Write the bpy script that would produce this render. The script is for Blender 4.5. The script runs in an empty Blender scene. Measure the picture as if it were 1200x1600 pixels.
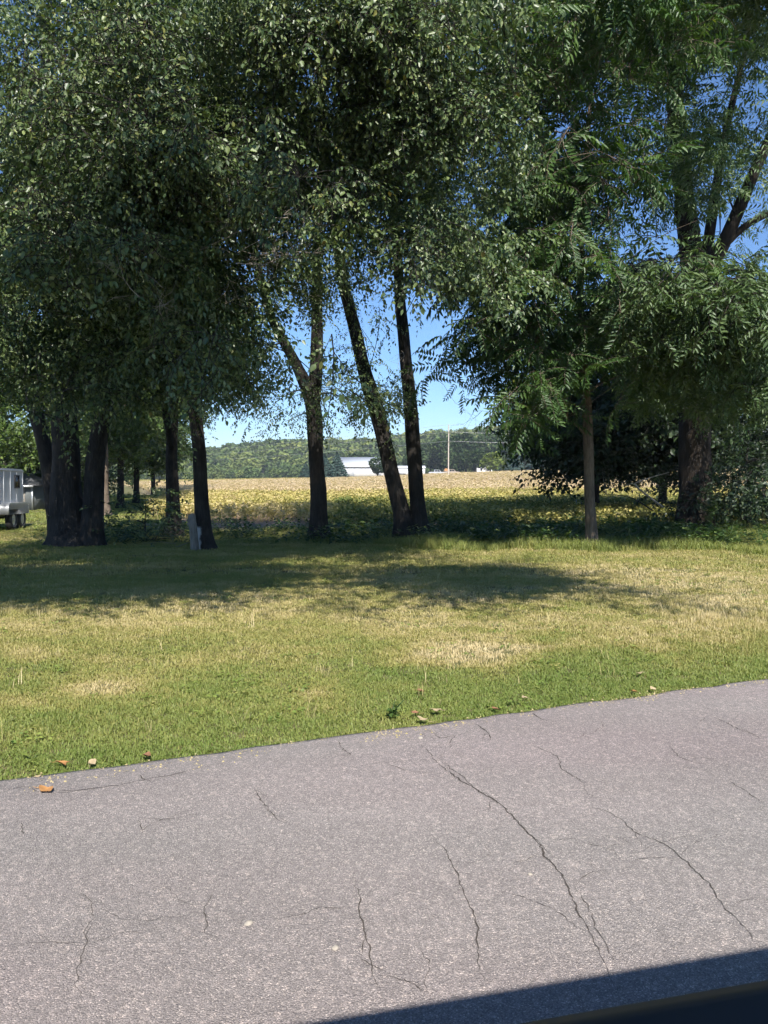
import bpy, math, random
import numpy as np
from mathutils import Vector, Matrix

random.seed(7)
RNG = np.random.default_rng(11)
rad = math.radians
scene = bpy.context.scene
COL = scene.collection

# ------------------------------------------------------------------ camera
CAMZ = 1.70
PITCH = math.atan(55 / 1200)
cam_d = bpy.data.cameras.new('camera')
cam_d.sensor_fit = 'HORIZONTAL'
cam_d.sensor_width = 36
cam_d.lens = 36
cam_d.clip_start = 0.02
cam_d.clip_end = 6000
cam = bpy.data.objects.new('camera', cam_d)
cam.location = (0, 0, CAMZ)
cam.rotation_euler = (math.pi / 2 - PITCH, 0, 0)
COL.objects.link(cam)
scene.camera = cam

# ------------------------------------------------------------------ sky + sun
SUN_EL = rad(46)
SUN_AZ = rad(10)          # sun stands behind the camera, this far to its right
to_sun = Vector((math.sin(SUN_AZ) * math.cos(SUN_EL), -math.cos(SUN_AZ) * math.cos(SUN_EL), math.sin(SUN_EL)))
world = bpy.data.worlds.new('World')
scene.world = world
world.use_nodes = True
wn = world.node_tree
for n in list(wn.nodes):
    wn.nodes.remove(n)
sky = wn.nodes.new('ShaderNodeTexSky')
sky.sky_type = 'NISHITA'
sky.sun_disc = False
sky.sun_elevation = SUN_EL
sky.sun_rotation = math.atan2(to_sun.x, to_sun.y)
sky.altitude = 2000
sky.air_density = 1.3
sky.dust_density = 0.0
sky.ozone_density = 10.0
bg = wn.nodes.new('ShaderNodeBackground')
bg.inputs['Strength'].default_value = 0.095
wo = wn.nodes.new('ShaderNodeOutputWorld')
wn.links.new(sky.outputs[0], bg.inputs[0])
wn.links.new(bg.outputs[0], wo.inputs[0])

sun_d = bpy.data.lights.new('sun', 'SUN')
sun_d.energy = 5.0
sun_d.angle = rad(0.53)
sun_d.color = (1.0, 0.955, 0.88)
sun = bpy.data.objects.new('sun', sun_d)
sun.rotation_euler = to_sun.to_track_quat('Z', 'Y').to_euler()
sun.location = (20, -60, 60)
COL.objects.link(sun)

scene.view_settings.view_transform = 'Standard'
scene.view_settings.look = 'None'
scene.view_settings.exposure = 0.8
scene.view_settings.gamma = 1
scene.view_settings.use_curve_mapping = False
scene.render.engine = 'CYCLES'
scene.cycles.use_denoising = True
scene.cycles.max_bounces = 4
scene.cycles.use_adaptive_sampling = True
scene.cycles.adaptive_threshold = 0.03
scene.cycles.diffuse_bounces = 2
scene.cycles.glossy_bounces = 2
scene.cycles.transmission_bounces = 2
scene.cycles.sample_clamp_indirect = 4
scene.cycles.use_light_tree = False
scene.cycles.volume_bounces = 0

# ------------------------------------------------------------------ helpers
def sstep(a, b, x):
    t = np.clip((np.asarray(x, float) - a) / (b - a), 0, 1)
    return t * t * (3 - 2 * t)

def _hash(ix, iy, iz, seed):
    h = (ix.astype(np.int64) * 374761393 + iy.astype(np.int64) * 668265263 + iz.astype(np.int64) * 2147483647 + seed * 974634777) & 0xffffffff
    h = ((h ^ (h >> 13)) * 1274126177) & 0xffffffff
    h = h ^ (h >> 16)
    return (h & 0xffff) / 65535.0

def vnoise(x, y, z=0.0, seed=0):
    x, y, z = np.broadcast_arrays(np.asarray(x, float), np.asarray(y, float), np.asarray(z, float))
    ix, iy, iz = np.floor(x), np.floor(y), np.floor(z)
    fx, fy, fz = x - ix, y - iy, z - iz
    fx, fy, fz = [f * f * (3 - 2 * f) for f in (fx, fy, fz)]
    out = 0
    for dx in (0, 1):
        for dy in (0, 1):
            for dz in (0, 1):
                w = (fx if dx else 1 - fx) * (fy if dy else 1 - fy) * (fz if dz else 1 - fz)
                out = out + w * _hash(ix + dx, iy + dy, iz + dz, seed)
    return out

def fbm(x, y, z=0.0, seed=0, o=4):
    s, a, t = 0, 1.0, 0
    for i in range(o):
        f = 2 ** i
        s = s + a * vnoise(np.asarray(x) * f, np.asarray(y) * f, np.asarray(z) * f, seed + i)
        t += a
        a *= 0.5
    return s / t

# road edge line: point E0, direction RU, lawn-side normal RN
E0 = np.array([-2.125, 4.25])
RA = math.atan2(2.19, 5.345)
RU = np.array([math.cos(RA), math.sin(RA)])
RN = np.array([-math.sin(RA), math.cos(RA)])

def edge_s(x, y):
    return (np.asarray(x) - E0[0]) * RN[0] + (np.asarray(y) - E0[1]) * RN[1]

RX = np.array([-3, -.6, -.35, -.29, -.19, -.14, -.03, .04, .083, .2, .5, 3])
RY = np.array([722, 720, 724, 724, 712, 706, 706, 701, 695, 693, 690, 690])
FX = np.array([-3, -.27, -.03, .07, .2, .5, 3])
FY = np.array([754, 752, 747, 742.5, 738, 736, 736])

def G(x, y):
    """height of the ground"""
    x = np.asarray(x, float); y = np.asarray(y, float)
    s = edge_s(x, y)
    z = -0.035 - 0.10 * sstep(0.2, 13, s)
    z = z + 0.05 * (vnoise(x * .35, y * .35, seed=3) - .5) * sstep(.6, 3, s)
    z = z - 0.10 * sstep(-7.0, -9, s)
    yy = np.maximum(y, 1.0)
    a = x / yy
    far = CAMZ + (745 - np.interp(a, FX, FY)) / 1200 * 245
    t = sstep(26, 225, y)
    z = z * (1 - t) + far * t
    z = z + np.where(y > 245, (745 - np.interp(a, FX, FY)) / 1200 * (np.minimum(y, 420) - 245), 0)
    hill = (755 - np.interp(a, RX, RY)) / 1200 * 620 - 8
    z = z + np.maximum(hill, 3) * sstep(395, 620, y)
    return z

def ray(px, py):
    u, v = (px - 600) / 1200, (800 - py) / 1200
    c, s = math.cos(PITCH), math.sin(PITCH)
    return np.array([u, c + v * s, -s + v * c])

def P(px, py, d):
    r = ray(px, py)
    return np.array([0, 0, CAMZ]) + r * (d / r[1])

def gp(px, d):
    """ground point seen at column px, depth d"""
    x = (px - 600) / 1200 * d
    return np.array([x, d, float(G(x, d))])

def onz(px, py, z=0.0):
    r = ray(px, py)
    t = (z - CAMZ) / r[2]
    return np.array([r[0] * t, r[1] * t, z])

def project(p):
    p = np.asarray(p, float)
    q = p - np.array([0, 0, CAMZ])
    c, s = math.cos(PITCH), math.sin(PITCH)
    dep = q[..., 1] * c - q[..., 2] * s
    up = q[..., 1] * s + q[..., 2] * c
    dep = np.where(np.abs(dep) < .01, .01, dep)
    return 600 + 1200 * q[..., 0] / dep, 800 - 1200 * up / dep, dep

def inpoly(x, y, poly):
    x = np.asarray(x); y = np.asarray(y)
    r = np.zeros(x.shape, bool)
    n = len(poly)
    for i in range(n):
        x1, y1 = poly[i]; x2, y2 = poly[(i + 1) % n]
        c = ((y1 > y) != (y2 > y)) & (x < (x2 - x1) * (y - y1) / (y2 - y1 + 1e-9) + x1)
        r ^= c
    return r

def mesh_np(name, V, T, tint=None, smooth=False):
    V = np.ascontiguousarray(V, np.float32); T = np.ascontiguousarray(T, np.int32)
    me = bpy.data.meshes.new(name)
    me.vertices.add(len(V)); me.vertices.foreach_set('co', V.ravel())
    k = T.shape[1]
    me.loops.add(T.size); me.loops.foreach_set('vertex_index', T.ravel())
    me.polygons.add(len(T)); me.polygons.foreach_set('loop_start', np.arange(0, T.size, k, dtype=np.int32))
    if smooth:
        me.polygons.foreach_set('use_smooth', np.ones(len(T), bool))
    if tint is not None:
        a = me.attributes.new('tint', 'FLOAT', 'POINT')
        a.data.foreach_set('value', np.ascontiguousarray(tint, np.float32))
    me.update(calc_edges=True)
    return me

class MB:
    """collects tubes, boxes and loose triangles into one mesh"""
    def __init__(self):
        self.V = []; self.T = []; self.A = []; self.n = 0
    def add(self, V, T, tint=0.5):
        V = np.asarray(V, float).reshape(-1, 3); T = np.asarray(T, int)
        if T.shape[1] == 4:
            T = np.concatenate([T[:, [0, 1, 2]], T[:, [0, 2, 3]]])
        self.V.append(V); self.T.append(T + self.n)
        self.A.append(np.broadcast_to(np.asarray(tint, float), (len(V),)))
        self.n += len(V)
    def tube(self, pts, rads, sides=6, bump=0.0, seed=0, cap=True, tint=0.5):
        pts = np.asarray(pts, float); rads = np.broadcast_to(np.asarray(rads, float), (len(pts),))
        tan = np.gradient(pts, axis=0)
        tan /= np.linalg.norm(tan, axis=1)[:, None] + 1e-9
        ref = np.array([1., 0, 0]) if abs(tan[0][0]) < .8 else np.array([0, 1., 0])
        U = []
        for t in tan:
            ref = ref - t * ref.dot(t); ref /= np.linalg.norm(ref) + 1e-9
            U.append(ref.copy())
        U = np.array(U); W = np.cross(tan, U)
        th = np.arange(sides) * 2 * math.pi / sides
        rr = rads[:, None] * np.ones(sides)
        if bump:
            L = np.concatenate([[0], np.cumsum(np.linalg.norm(np.diff(pts, axis=0), axis=1))])[:, None]
            rr = rr * (1 + bump * (vnoise(np.cos(th) * 6 + 9, np.sin(th) * 6 + 9, L * 1.3 + seed, seed) - .5) * 2
                       + bump * (vnoise(np.cos(th) * 1.6 + 9, np.sin(th) * 1.6 + 9, L * .9 + seed, seed + 5) - .5) * 2.4)
        V = pts[:, None] + rr[..., None] * (np.cos(th)[None, :, None] * U[:, None] + np.sin(th)[None, :, None] * W[:, None])
        m = len(pts)
        i = np.arange(m - 1)[:, None] * sides; j = np.arange(sides)[None]; k = (j + 1) % sides
        Q = np.stack([i + j, i + k, i + sides + k, i + sides + j], -1).reshape(-1, 4)
        self.add(V.reshape(-1, 3), Q, tint)
        if cap:
            b = self.n - m * sides
            for o, c in ((0, pts[0]), ((m - 1) * sides, pts[-1])):
                ring = V.reshape(-1, 3)[o:o + sides]
                tt = [[0, 1 + (q if o else (q + 1) % sides), 1 + ((q + 1) % sides if o else q)] for q in range(sides)]
                self.add(np.vstack([ring.mean(0), ring]), tt, tint)
    def box(self, lo, hi, M=None, tint=0.5):
        x0, y0, z0 = lo; x1, y1, z1 = hi
        V = np.array([[x0, y0, z0], [x1, y0, z0], [x1, y1, z0], [x0, y1, z0], [x0, y0, z1], [x1, y0, z1], [x1, y1, z1], [x0, y1, z1]], float)
        if M is not None:
            V = V @ np.asarray(M, float).T
        Q = [[0, 3, 2, 1], [4, 5, 6, 7], [0, 1, 5, 4], [1, 2, 6, 5], [2, 3, 7, 6], [3, 0, 4, 7]]
        self.add(V, Q, tint)
    def prism(self, prof, axis_lo, axis_hi, order='xz'):
        """extrude a profile (list of 2-tuples) along the remaining axis"""
        n = len(prof)
        V = []
        for w in (axis_lo, axis_hi):
            for a, b in prof:
                V.append({'xz': (a, w, b), 'yz': (w, a, b), 'xy': (a, b, w)}[order])
        V = np.array(V, float)
        Q = [[i, (i + 1) % n, n + (i + 1) % n, n + i] for i in range(n)]
        self.add(V, Q)
        T = [[0, i + 1, i] for i in range(1, n - 1)] + [[n, n + i, n + i + 1] for i in range(1, n - 1)]
        self.add(V, T)
    def mesh(self, name, smooth=False):
        return mesh_np(name, np.concatenate(self.V), np.concatenate(self.T), np.concatenate(self.A), smooth)
    def build(self, name, mat, parent=None, smooth=False, loc=None):
        me = self.mesh(name, smooth)
        if mat:
            me.materials.append(mat)
        return link(name, me, parent, loc)

def link(name, me, parent=None, loc=None):
    o = bpy.data.objects.new(name, me)
    COL.objects.link(o)
    if parent is not None:
        o.parent = parent
    if loc is not None:
        o.location = loc
    return o

def tag(o, label=None, cat=None, group=None, kind=None):
    if label: o['label'] = label
    if cat: o['category'] = cat
    if group: o['group'] = group
    if kind: o['kind'] = kind
    return o

def empty(name, loc=(0, 0, 0), rz=0.0, label=None, cat=None, group=None):
    o = bpy.data.objects.new(name, None)
    o.location = loc; o.rotation_euler = (0, 0, rz)
    o.empty_display_size = .2
    COL.objects.link(o)
    return tag(o, label, cat, group)

# ------------------------------------------------------------------ materials
def newmat(name):
    m = bpy.data.materials.new(name); m.use_nodes = True
    nt = m.node_tree
    for n in list(nt.nodes): nt.nodes.remove(n)
    out = nt.nodes.new('ShaderNodeOutputMaterial')
    b = nt.nodes.new('ShaderNodeBsdfPrincipled')
    nt.links.new(b.outputs[0], out.inputs[0])
    return m, nt, b, out

def N(nt, t, **kw):
    n = nt.nodes.new('ShaderNode' + t)
    for k, v in kw.items():
        if k.startswith('i_'):
            n.inputs[k[2:].replace('_', ' ')].default_value = v
        else:
            setattr(n, k, v)
    return n

def ramp(nt, fac, stops, interp='LINEAR'):
    r = N(nt, 'ValToRGB')
    e = r.color_ramp.elements
    r.color_ramp.interpolation = interp
    while len(e) < len(stops): e.new(.5)
    for k, (p, c) in enumerate(stops):
        e[k].position = p; e[k].color = (*c, 1) if len(c) == 3 else c
    if fac is not None:
        nt.links.new(fac, r.inputs[0])
    return r.outputs[0]

def mixc(nt, fac, a, b, mode='MIX'):
    m = N(nt, 'Mix', data_type='RGBA', blend_type=mode)
    for s, v in ((m.inputs[0], fac), (m.inputs[6], a), (m.inputs[7], b)):
        if isinstance(v, (int, float)): s.default_value = v
        elif isinstance(v, tuple): s.default_value = (*v, 1)
        else: nt.links.new(v, s)
    return m.outputs[2]

def noise(nt, vec, scale, detail=4, rough=.55):
    n = N(nt, 'TexNoise'); n.inputs['Scale'].default_value = scale
    n.inputs['Detail'].default_value = detail; n.inputs['Roughness'].default_value = rough
    if vec is not None: nt.links.new(vec, n.inputs['Vector'])
    return n.outputs['Fac']

def pos(nt):
    return N(nt, 'NewGeometry').outputs['Position']

def simple(name, col, rough=.6, metal=0.0, var=.12, scale=6, spec=.5):
    m, nt, b, _ = newmat(name)
    f = noise(nt, N(nt, 'TexCoord').outputs['Object'], scale, 5)
    c = ramp(nt, f, [(.25, tuple(x * (1 - var) for x in col)), (.75, tuple(min(1, x * (1 + var)) for x in col))])
    nt.links.new(c, b.inputs['Base Color'])
    b.inputs['Roughness'].default_value = rough
    b.inputs['Metallic'].default_value = metal
    b.inputs['Specular IOR Level'].default_value = spec
    return m

def leafmat(name, stops, transl=.3, rough=.42, instancer=False, spec=.5, rnd=True):
    m, nt, b, out = newmat(name)
    at = N(nt, 'Attribute', attribute_name='tint', attribute_type='INSTANCER' if instancer else 'GEOMETRY')
    c = ramp(nt, at.outputs['Fac'], stops)
    if rnd:
        oi = N(nt, 'ObjectInfo')
        v = ramp(nt, oi.outputs['Random'], [(0, (.82, .84, .8)), (1, (1.12, 1.1, 1.1))])
        c = mixc(nt, 1.0, c, v, 'MULTIPLY')
    nt.links.new(c, b.inputs['Base Color'])
    b.inputs['Roughness'].default_value = rough
    b.inputs['Specular IOR Level'].default_value = spec
    tr = N(nt, 'BsdfTranslucent')
    tc = mixc(nt, 1.0, c, (1.25, 1.35, .55), 'MULTIPLY')
    nt.links.new(tc, tr.inputs['Color'])
    mx = N(nt, 'MixShader'); mx.inputs[0].default_value = transl
    nt.links.new(b.outputs[0], mx.inputs[1]); nt.links.new(tr.outputs[0], mx.inputs[2])
    nt.links.new(mx.outputs[0], out.inputs[0])
    return m

def barkmat(name, c1, c2, c3, patch=None):
    m, nt, b, _ = newmat(name)
    p = pos(nt)
    mp = N(nt, 'Mapping'); mp.inputs['Scale'].default_value = (1, 1, .16)
    nt.links.new(p, mp.inputs[0])
    f1 = noise(nt, mp.outputs[0], 26, 6, .65)
    f2 = noise(nt, p, 2.5, 4)
    c = ramp(nt, f1, [(.32, c1), (.52, c2), (.72, c3)])
    c = mixc(nt, .35, c, ramp(nt, f2, [(.3, tuple(x * .7 for x in c2)), (.7, tuple(x * 1.25 for x in c3))]))
    nt.links.new(c, b.inputs['Base Color'])
    b.inputs['Roughness'].default_value = .92
    b.inputs['Specular IOR Level'].default_value = .2
    bp = N(nt, 'Bump'); bp.inputs['Strength'].default_value = .9; bp.inputs['Distance'].default_value = .03
    nt.links.new(f1, bp.inputs['Height']); nt.links.new(bp.outputs[0], b.inputs['Normal'])
    return m

M = {}
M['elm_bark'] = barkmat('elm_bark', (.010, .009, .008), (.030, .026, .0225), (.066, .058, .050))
M['ash_bark'] = barkmat('ash_bark', (.008, .0065, .005), (.022, .017, .013), (.048, .038, .029))  # bark colour darkened to carry the shade on the huge trunk
M['walnut_bark'] = barkmat('walnut_bark', (.035, .026, .019), (.12, .092, .068), (.24, .19, .145))
M['dead_twig'] = simple('dead_twig', (.30, .26, .21), .8)
M['elm_leaf'] = leafmat('elm_leaf', [(0, (.034, .068, .024)), (.5, (.078, .122, .044)), (.94, (.19, .24, .085)), (.985, (.22, .22, .06)), (1, (.22, .14, .04))], .2, .42, spec=.5)
M['walnut_leaf'] = leafmat('walnut_leaf', [(0, (.035, .07, .022)), (.5, (.062, .12, .034)), (.92, (.105, .175, .04)), (.97, (.22, .22, .03)), (1, (.36, .20, .02))], .28, .46, spec=.4)
M['ash_leaf'] = leafmat('ash_leaf', [(0, (.05, .09, .038)), (.5, (.095, .15, .058)), (1, (.15, .21, .075))], .28, .46, spec=.4)
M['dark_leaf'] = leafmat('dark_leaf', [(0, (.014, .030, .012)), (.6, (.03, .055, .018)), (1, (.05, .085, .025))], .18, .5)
M['hedge_leaf'] = leafmat('hedge_leaf', [(0, (.045, .08, .02)), (.5, (.085, .14, .03)), (1, (.15, .20, .045))], .28, .5)
M['weed_leaf'] = leafmat('weed_leaf', [(0, (.035, .075, .02)), (.6, (.07, .13, .03)), (1, (.14, .19, .05))], .3, .45)
M['far_leaf'] = leafmat('far_leaf', [(0, (.028, .055, .022)), (.5, (.05, .088, .032)), (1, (.085, .125, .042))], .2, .7, spec=.2)
M['far_leaf_yellow'] = leafmat('far_leaf_yellow', [(0, (.10, .15, .025)), (1, (.20, .25, .04))], .2, .7, spec=.2)
M['far_spruce'] = leafmat('far_spruce', [(0, (.03, .06, .05)), (1, (.075, .12, .10))], .08, .7, spec=.2)
M['hill_leaf'] = leafmat('hill_leaf', [(0, (.05, .095, .035)), (.5, (.12, .17, .055)), (.85, (.21, .24, .07)), (1, (.28, .21, .08))], .15, .8, instancer=True, spec=.1)
M['grass'] = leafmat('grass_blade', [(0, (.155, .225, .05)), (.35, (.25, .28, .078)), (.6, (.36, .325, .11)), (.8, (.52, .43, .21)), (1, (.64, .52, .31))], .3, .5, instancer=True, rnd=False, spec=.35)
M['bean'] = leafmat('bean_leaf', [(0, (.06, .12, .025)), (.3, (.19, .205, .06)), (.55, (.50, .43, .15)), (.8, (.58, .46, .26)), (1, (.60, .47, .33))], .25, .6, instancer=True, rnd=False, spec=.25)
M['bean_stem'] = simple('bean_stem', (.26, .19, .10), .8)

# ------------------------------------------------------------------ ground
def build_ground():
    nr, na = 140, 210
    r = np.concatenate([np.linspace(0.3, 30, 50), np.geomspace(31, 1500, nr - 50)])
    th = np.arange(na) * 2 * math.pi / na
    X = r[:, None] * np.cos(th); Y = r[:, None] * np.sin(th)
    Z = G(X, Y)
    V = np.stack([X, Y, Z], -1).reshape(-1, 3)
    V = np.vstack([V, [[0, 0, float(G(0, 0))]]])
    i = np.arange(nr - 1)[:, None] * na; j = np.arange(na)[None]; k = (j + 1) % na
    Q = np.stack([i + j, i + na + j, i + na + k, i + k], -1).reshape(-1, 4)
    T = np.concatenate([Q[:, [0, 1, 2]], Q[:, [0, 2, 3]], np.array([[nr * na, a, (a + 1) % na] for a in range(na)])])
    y = V[:, 1]
    aa = V[:, 0] / np.maximum(y, 1)
    tint = .5 * sstep(24.5, 26.5, y + 1.5 * vnoise(V[:, 0] * .4, y * .4)) * sstep(-.305, -.285, aa + .03 * sstep(60, 150, y)) + .5 * sstep(300, 380, y)
    m, nt, b, _ = newmat('ground_soil')
    p = pos(nt)
    at = N(nt, 'Attribute', attribute_name='tint')
    f = noise(nt, p, .55, 6, .6); f2 = noise(nt, p, 14, 5, .7); f3 = noise(nt, p, 90, 3, .7)
    lawn = ramp(nt, f, [(.3, (.085, .10, .035)), (.55, (.15, .14, .06)), (.75, (.25, .20, .11))])
    lawn = mixc(nt, .5, lawn, ramp(nt, f2, [(.3, (.06, .075, .025)), (.7, (.22, .19, .10))]))
    field = ramp(nt, f2, [(.3, (.20, .145, .10)), (.7, (.36, .28, .20))])
    hill = ramp(nt, f2, [(.3, (.05, .07, .03)), (.7, (.09, .12, .045))])
    def mr(a, c):
        n = N(nt, 'MapRange'); n.inputs['From Min'].default_value = a; n.inputs['From Max'].default_value = c
        nt.links.new(at.outputs['Fac'], n.inputs[0]); return n.outputs[0]
    c = mixc(nt, mr(0, .5), lawn, field)
    c = mixc(nt, mr(.5, 1), c, hill)
    nt.links.new(c, b.inputs['Base Color']); b.inputs['Roughness'].default_value = .95
    b.inputs['Specular IOR Level'].default_value = .1
    bp = N(nt, 'Bump'); bp.inputs['Strength'].default_value = .6; bp.inputs['Distance'].default_value = .02
    nt.links.new(f3, bp.inputs['Height']); nt.links.new(bp.outputs[0], b.inputs['Normal'])
    me = mesh_np('ground', V, T, tint, True); me.materials.append(m)
    tag(link('ground', me), kind='structure')
build_ground()

# ------------------------------------------------------------------ road
def build_road():
    m, nt, b, _ = newmat('worn_asphalt')
    p = pos(nt)
    mp = N(nt, 'Mapping'); mp.inputs['Rotation'].default_value = (0, 0, -RA); mp.inputs['Scale'].default_value = (.35, 1, 1)
    nt.links.new(p, mp.inputs[0])
    big = noise(nt, mp.outputs[0], .9, 4)
    c = ramp(nt, big, [(.25, (.235, .207, .193)), (.5, (.325, .286, .27)), (.75, (.40, .352, .335))])
    hue = noise(nt, mp.outputs[0], .55, 2)
    c = mixc(nt, .5, c, ramp(nt, hue, [(.35, (.31, .292, .273)), (.5, (.335, .294, .278)), (.65, (.355, .288, .284))]))  # faint tint patches of the window glass, painted into the asphalt colour
    # aggregate: one grey value for each stone, with dark binder between
    vo = N(nt, 'TexVoronoi'); vo.inputs['Scale'].default_value = 200; nt.links.new(p, vo.inputs['Vector'])
    sp = N(nt, 'SeparateColor'); nt.links.new(vo.outputs['Color'], sp.inputs[0])
    stone = ramp(nt, sp.outputs[0], [(0, (.42, .42, .42)), (.45, (.86, .86, .86)), (.82, (1.12, 1.11, 1.1)), (.93, (1.9, 1.85, 1.75)), (1, (2.6, 2.5, 2.35))])
    c = mixc(nt, .55, c, mixc(nt, 1.0, c, stone, 'MULTIPLY'))
    vo2 = N(nt, 'TexVoronoi'); vo2.inputs['Scale'].default_value = 46; nt.links.new(p, vo2.inputs['Vector'])
    sp2 = N(nt, 'SeparateColor'); nt.links.new(vo2.outputs['Color'], sp2.inputs[0])
    c = mixc(nt, .28, c, mixc(nt, 1.0, c, ramp(nt, sp2.outputs[1], [(0, (.6, .6, .6)), (.8, (1.05, 1.05, 1.05)), (1, (1.9, 1.8, 1.7))]), 'MULTIPLY'))
    gap = ramp(nt, vo.outputs['Distance'], [(.35, (1, 1, 1)), (.75, (.55, .55, .55))])
    c = mixc(nt, .8, c, mixc(nt, 1.0, c, gap, 'MULTIPLY'))
    # oil spots
    sp3 = noise(nt, p, 3.2, 2)
    c = mixc(nt, ramp(nt, sp3, [(.74, (0, 0, 0)), (.79, (.55, .55, .55))]), c, (.09, .085, .085))
    nt.links.new(c, b.inputs['Base Color'])
    b.inputs['Roughness'].default_value = .72
    b.inputs['Specular IOR Level'].default_value = .35
    bp = N(nt, 'Bump'); bp.inputs['Strength'].default_value = .75; bp.inputs['Distance'].default_value = .006
    hh = N(nt, 'Math', operation='ADD')
    nt.links.new(vo.outputs['Distance'], hh.inputs[0]); nt.links.new(noise(nt, p, 60, 3), hh.inputs[1])
    bp.invert = True
    nt.links.new(hh.outputs[0], bp.inputs['Height']); nt.links.new(bp.outputs[0], b.inputs['Normal'])
    us = np.concatenate([np.linspace(-120, -8, 40), np.linspace(-7.9, 14, 420), np.linspace(14.5, 120, 40)])
    V = []; prof = [(0.0, -.045), (0.0, -.012), (-.05, -.004), (-.4, 0), (-3.6, .03), (-7.1, 0), (-7.2, -.04)]
    wig = .05 * (fbm(us * .9, us * 0, seed=21) - .5) + .035 * (vnoise(us * 5, us * 0, seed=22) - .5)
    for u, w in zip(us, wig):
        for k, (s, z) in enumerate(prof):
            q = E0 + RU * u + RN * (s + (w if k < 3 else 0))
            V.append((q[0], q[1], z))
    n = len(prof)
    Q = [[i * n + j, i * n + j + 1, (i + 1) * n + j + 1, (i + 1) * n + j] for i in range(len(us) - 1) for j in range(n - 1)]
    mb = MB(); mb.add(V, np.array(Q)[:, ::-1])
    o = mb.build('road', m)
    tag(o, kind='structure')
    return o
road = build_road()

def road_z(x, y):
    s = -edge_s(x, y)
    return np.interp(s, [0, .05, .4, 3.6, 7.1], [-.012, -.004, 0, .03, 0])

def build_cracks():
    m = simple('crack_dark', (.08, .069, .062), .95, var=.3, scale=40, spec=.1)  # plain dark colour of the crack strips laid on the asphalt
    L = [([(655, 1163), (680, 1190), (720, 1222), (765, 1245), (800, 1278), (830, 1312), (850, 1338), (880, 1380), (905, 1425), (930, 1475), (948, 1518), (965, 1560)], 9),
         ([(690, 1190), (735, 1226), (768, 1250)], 5), ([(792, 1268), (815, 1293), (845, 1322), (870, 1350)], 4), ([(893, 1390), (925, 1440), (950, 1492), (960, 1515)], 4),
         ([(905, 1260), (950, 1272), (985, 1300), (1040, 1325), (1070, 1350), (1110, 1385), (1140, 1430), (1170, 1460), (1185, 1490)], 6),
         ([(678, 1312), (695, 1340), (710, 1370), (715, 1390), (735, 1430), (742, 1465), (752, 1500), (760, 1545)], 6),
         ([(553, 1378), (560, 1420), (565, 1450), (580, 1490), (588, 1530), (595, 1552)], 6),
         ([(397, 1232), (415, 1262), (425, 1275), (450, 1288)], 7), ([(525, 1157), (535, 1172), (550, 1182)], 9), ([(745, 1130), (765, 1145), (773, 1158)], 9),
         ([(825, 1163), (868, 1182), (880, 1205), (925, 1228)], 6), ([(1105, 1118), (1150, 1138), (1190, 1155)], 6), ([(1130, 1218), (1165, 1238), (1200, 1260)], 5),
         ([(340, 1390), (318, 1435), (315, 1465), (345, 1472)], 4), ([(135, 1450), (138, 1480), (122, 1545), (132, 1570)], 4), ([(215, 1210), (240, 1222)], 7),
         ([(215, 1280), (217, 1308)], 5), ([(35, 1285), (42, 1305)], 5), ([(825, 1110), (850, 1125), (872, 1130)], 7), ([(670, 1140), (690, 1155), (712, 1150), (700, 1172)], 6),
         ([(625, 1535), (670, 1560)], 4), ([(60, 1240), (150, 1232), (260, 1212), (350, 1193)], 5), ([(600, 1192), (640, 1205), (690, 1210)], 4),
         ([(1045, 1180), (1090, 1195), (1150, 1200)], 3), ([(890, 1165), (915, 1150), (918, 1140)], 4), ([(1000, 1330), (1040, 1318), (1095, 1312)], 3)]
    paths = [(np.array([onz(x, y)[:2] for x, y in pts]), wmm) for pts, wmm in L]
    rb = np.random.default_rng(3)
    for q, wmm in list(paths):
        for _ in range(rb.integers(1, 4)):
            i0 = rb.integers(0, len(q)); p0 = q[i0]; a0 = rb.uniform(0, 6.28); pp = [p0]
            for _k in range(rb.integers(3, 7)):
                a0 += rb.normal(0, .45); pp.append(pp[-1] + np.array([math.cos(a0), math.sin(a0)]) * rb.uniform(.04, .10))
            pp = np.array(pp)
            if edge_s(pp[:, 0], pp[:, 1]).max() < -.08:
                paths.append((pp, rb.uniform(1.5, 3.5)))
    for q, wmm in paths:
        seg = np.linalg.norm(np.diff(q, axis=0), axis=1); t = np.concatenate([[0], np.cumsum(seg)])
        k = max(8, int(t[-1] / .022))
        tt = np.linspace(0, t[-1], k)
        q = np.stack([np.interp(tt, t, q[:, 0]), np.interp(tt, t, q[:, 1])], 1)
        j = (RNG.random((k, 2)) - .5) * .014
        q = q + j + .03 * np.stack([vnoise(tt * 7, tt * 0, seed=len(q)) - .5, vnoise(tt * 7, tt * 0, seed=len(q) + 3) - .5], 1)
        d = np.gradient(q, axis=0); d /= np.linalg.norm(d, axis=1)[:, None] + 1e-9
        nn = np.stack([-d[:, 1], d[:, 0]], 1)
        w = wmm / 1000 * (.25 + 1.1 * RNG.random(k)) * np.minimum(1, 3.5 * np.minimum(tt / t[-1], 1 - tt / t[-1]) + .15) * .45
        zz = road_z(q[:, 0], q[:, 1]) + .0025
        V = np.concatenate([np.c_[q + nn * w[:, None], zz], np.c_[q - nn * w[:, None], zz]])
        i = np.arange(k - 1)
        mb = MB(); mb.add(V, np.stack([i, i + k, i + k + 1, i + 1], 1)[:, ::-1])
        mb.build('crack', m, road)
build_cracks()

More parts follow.
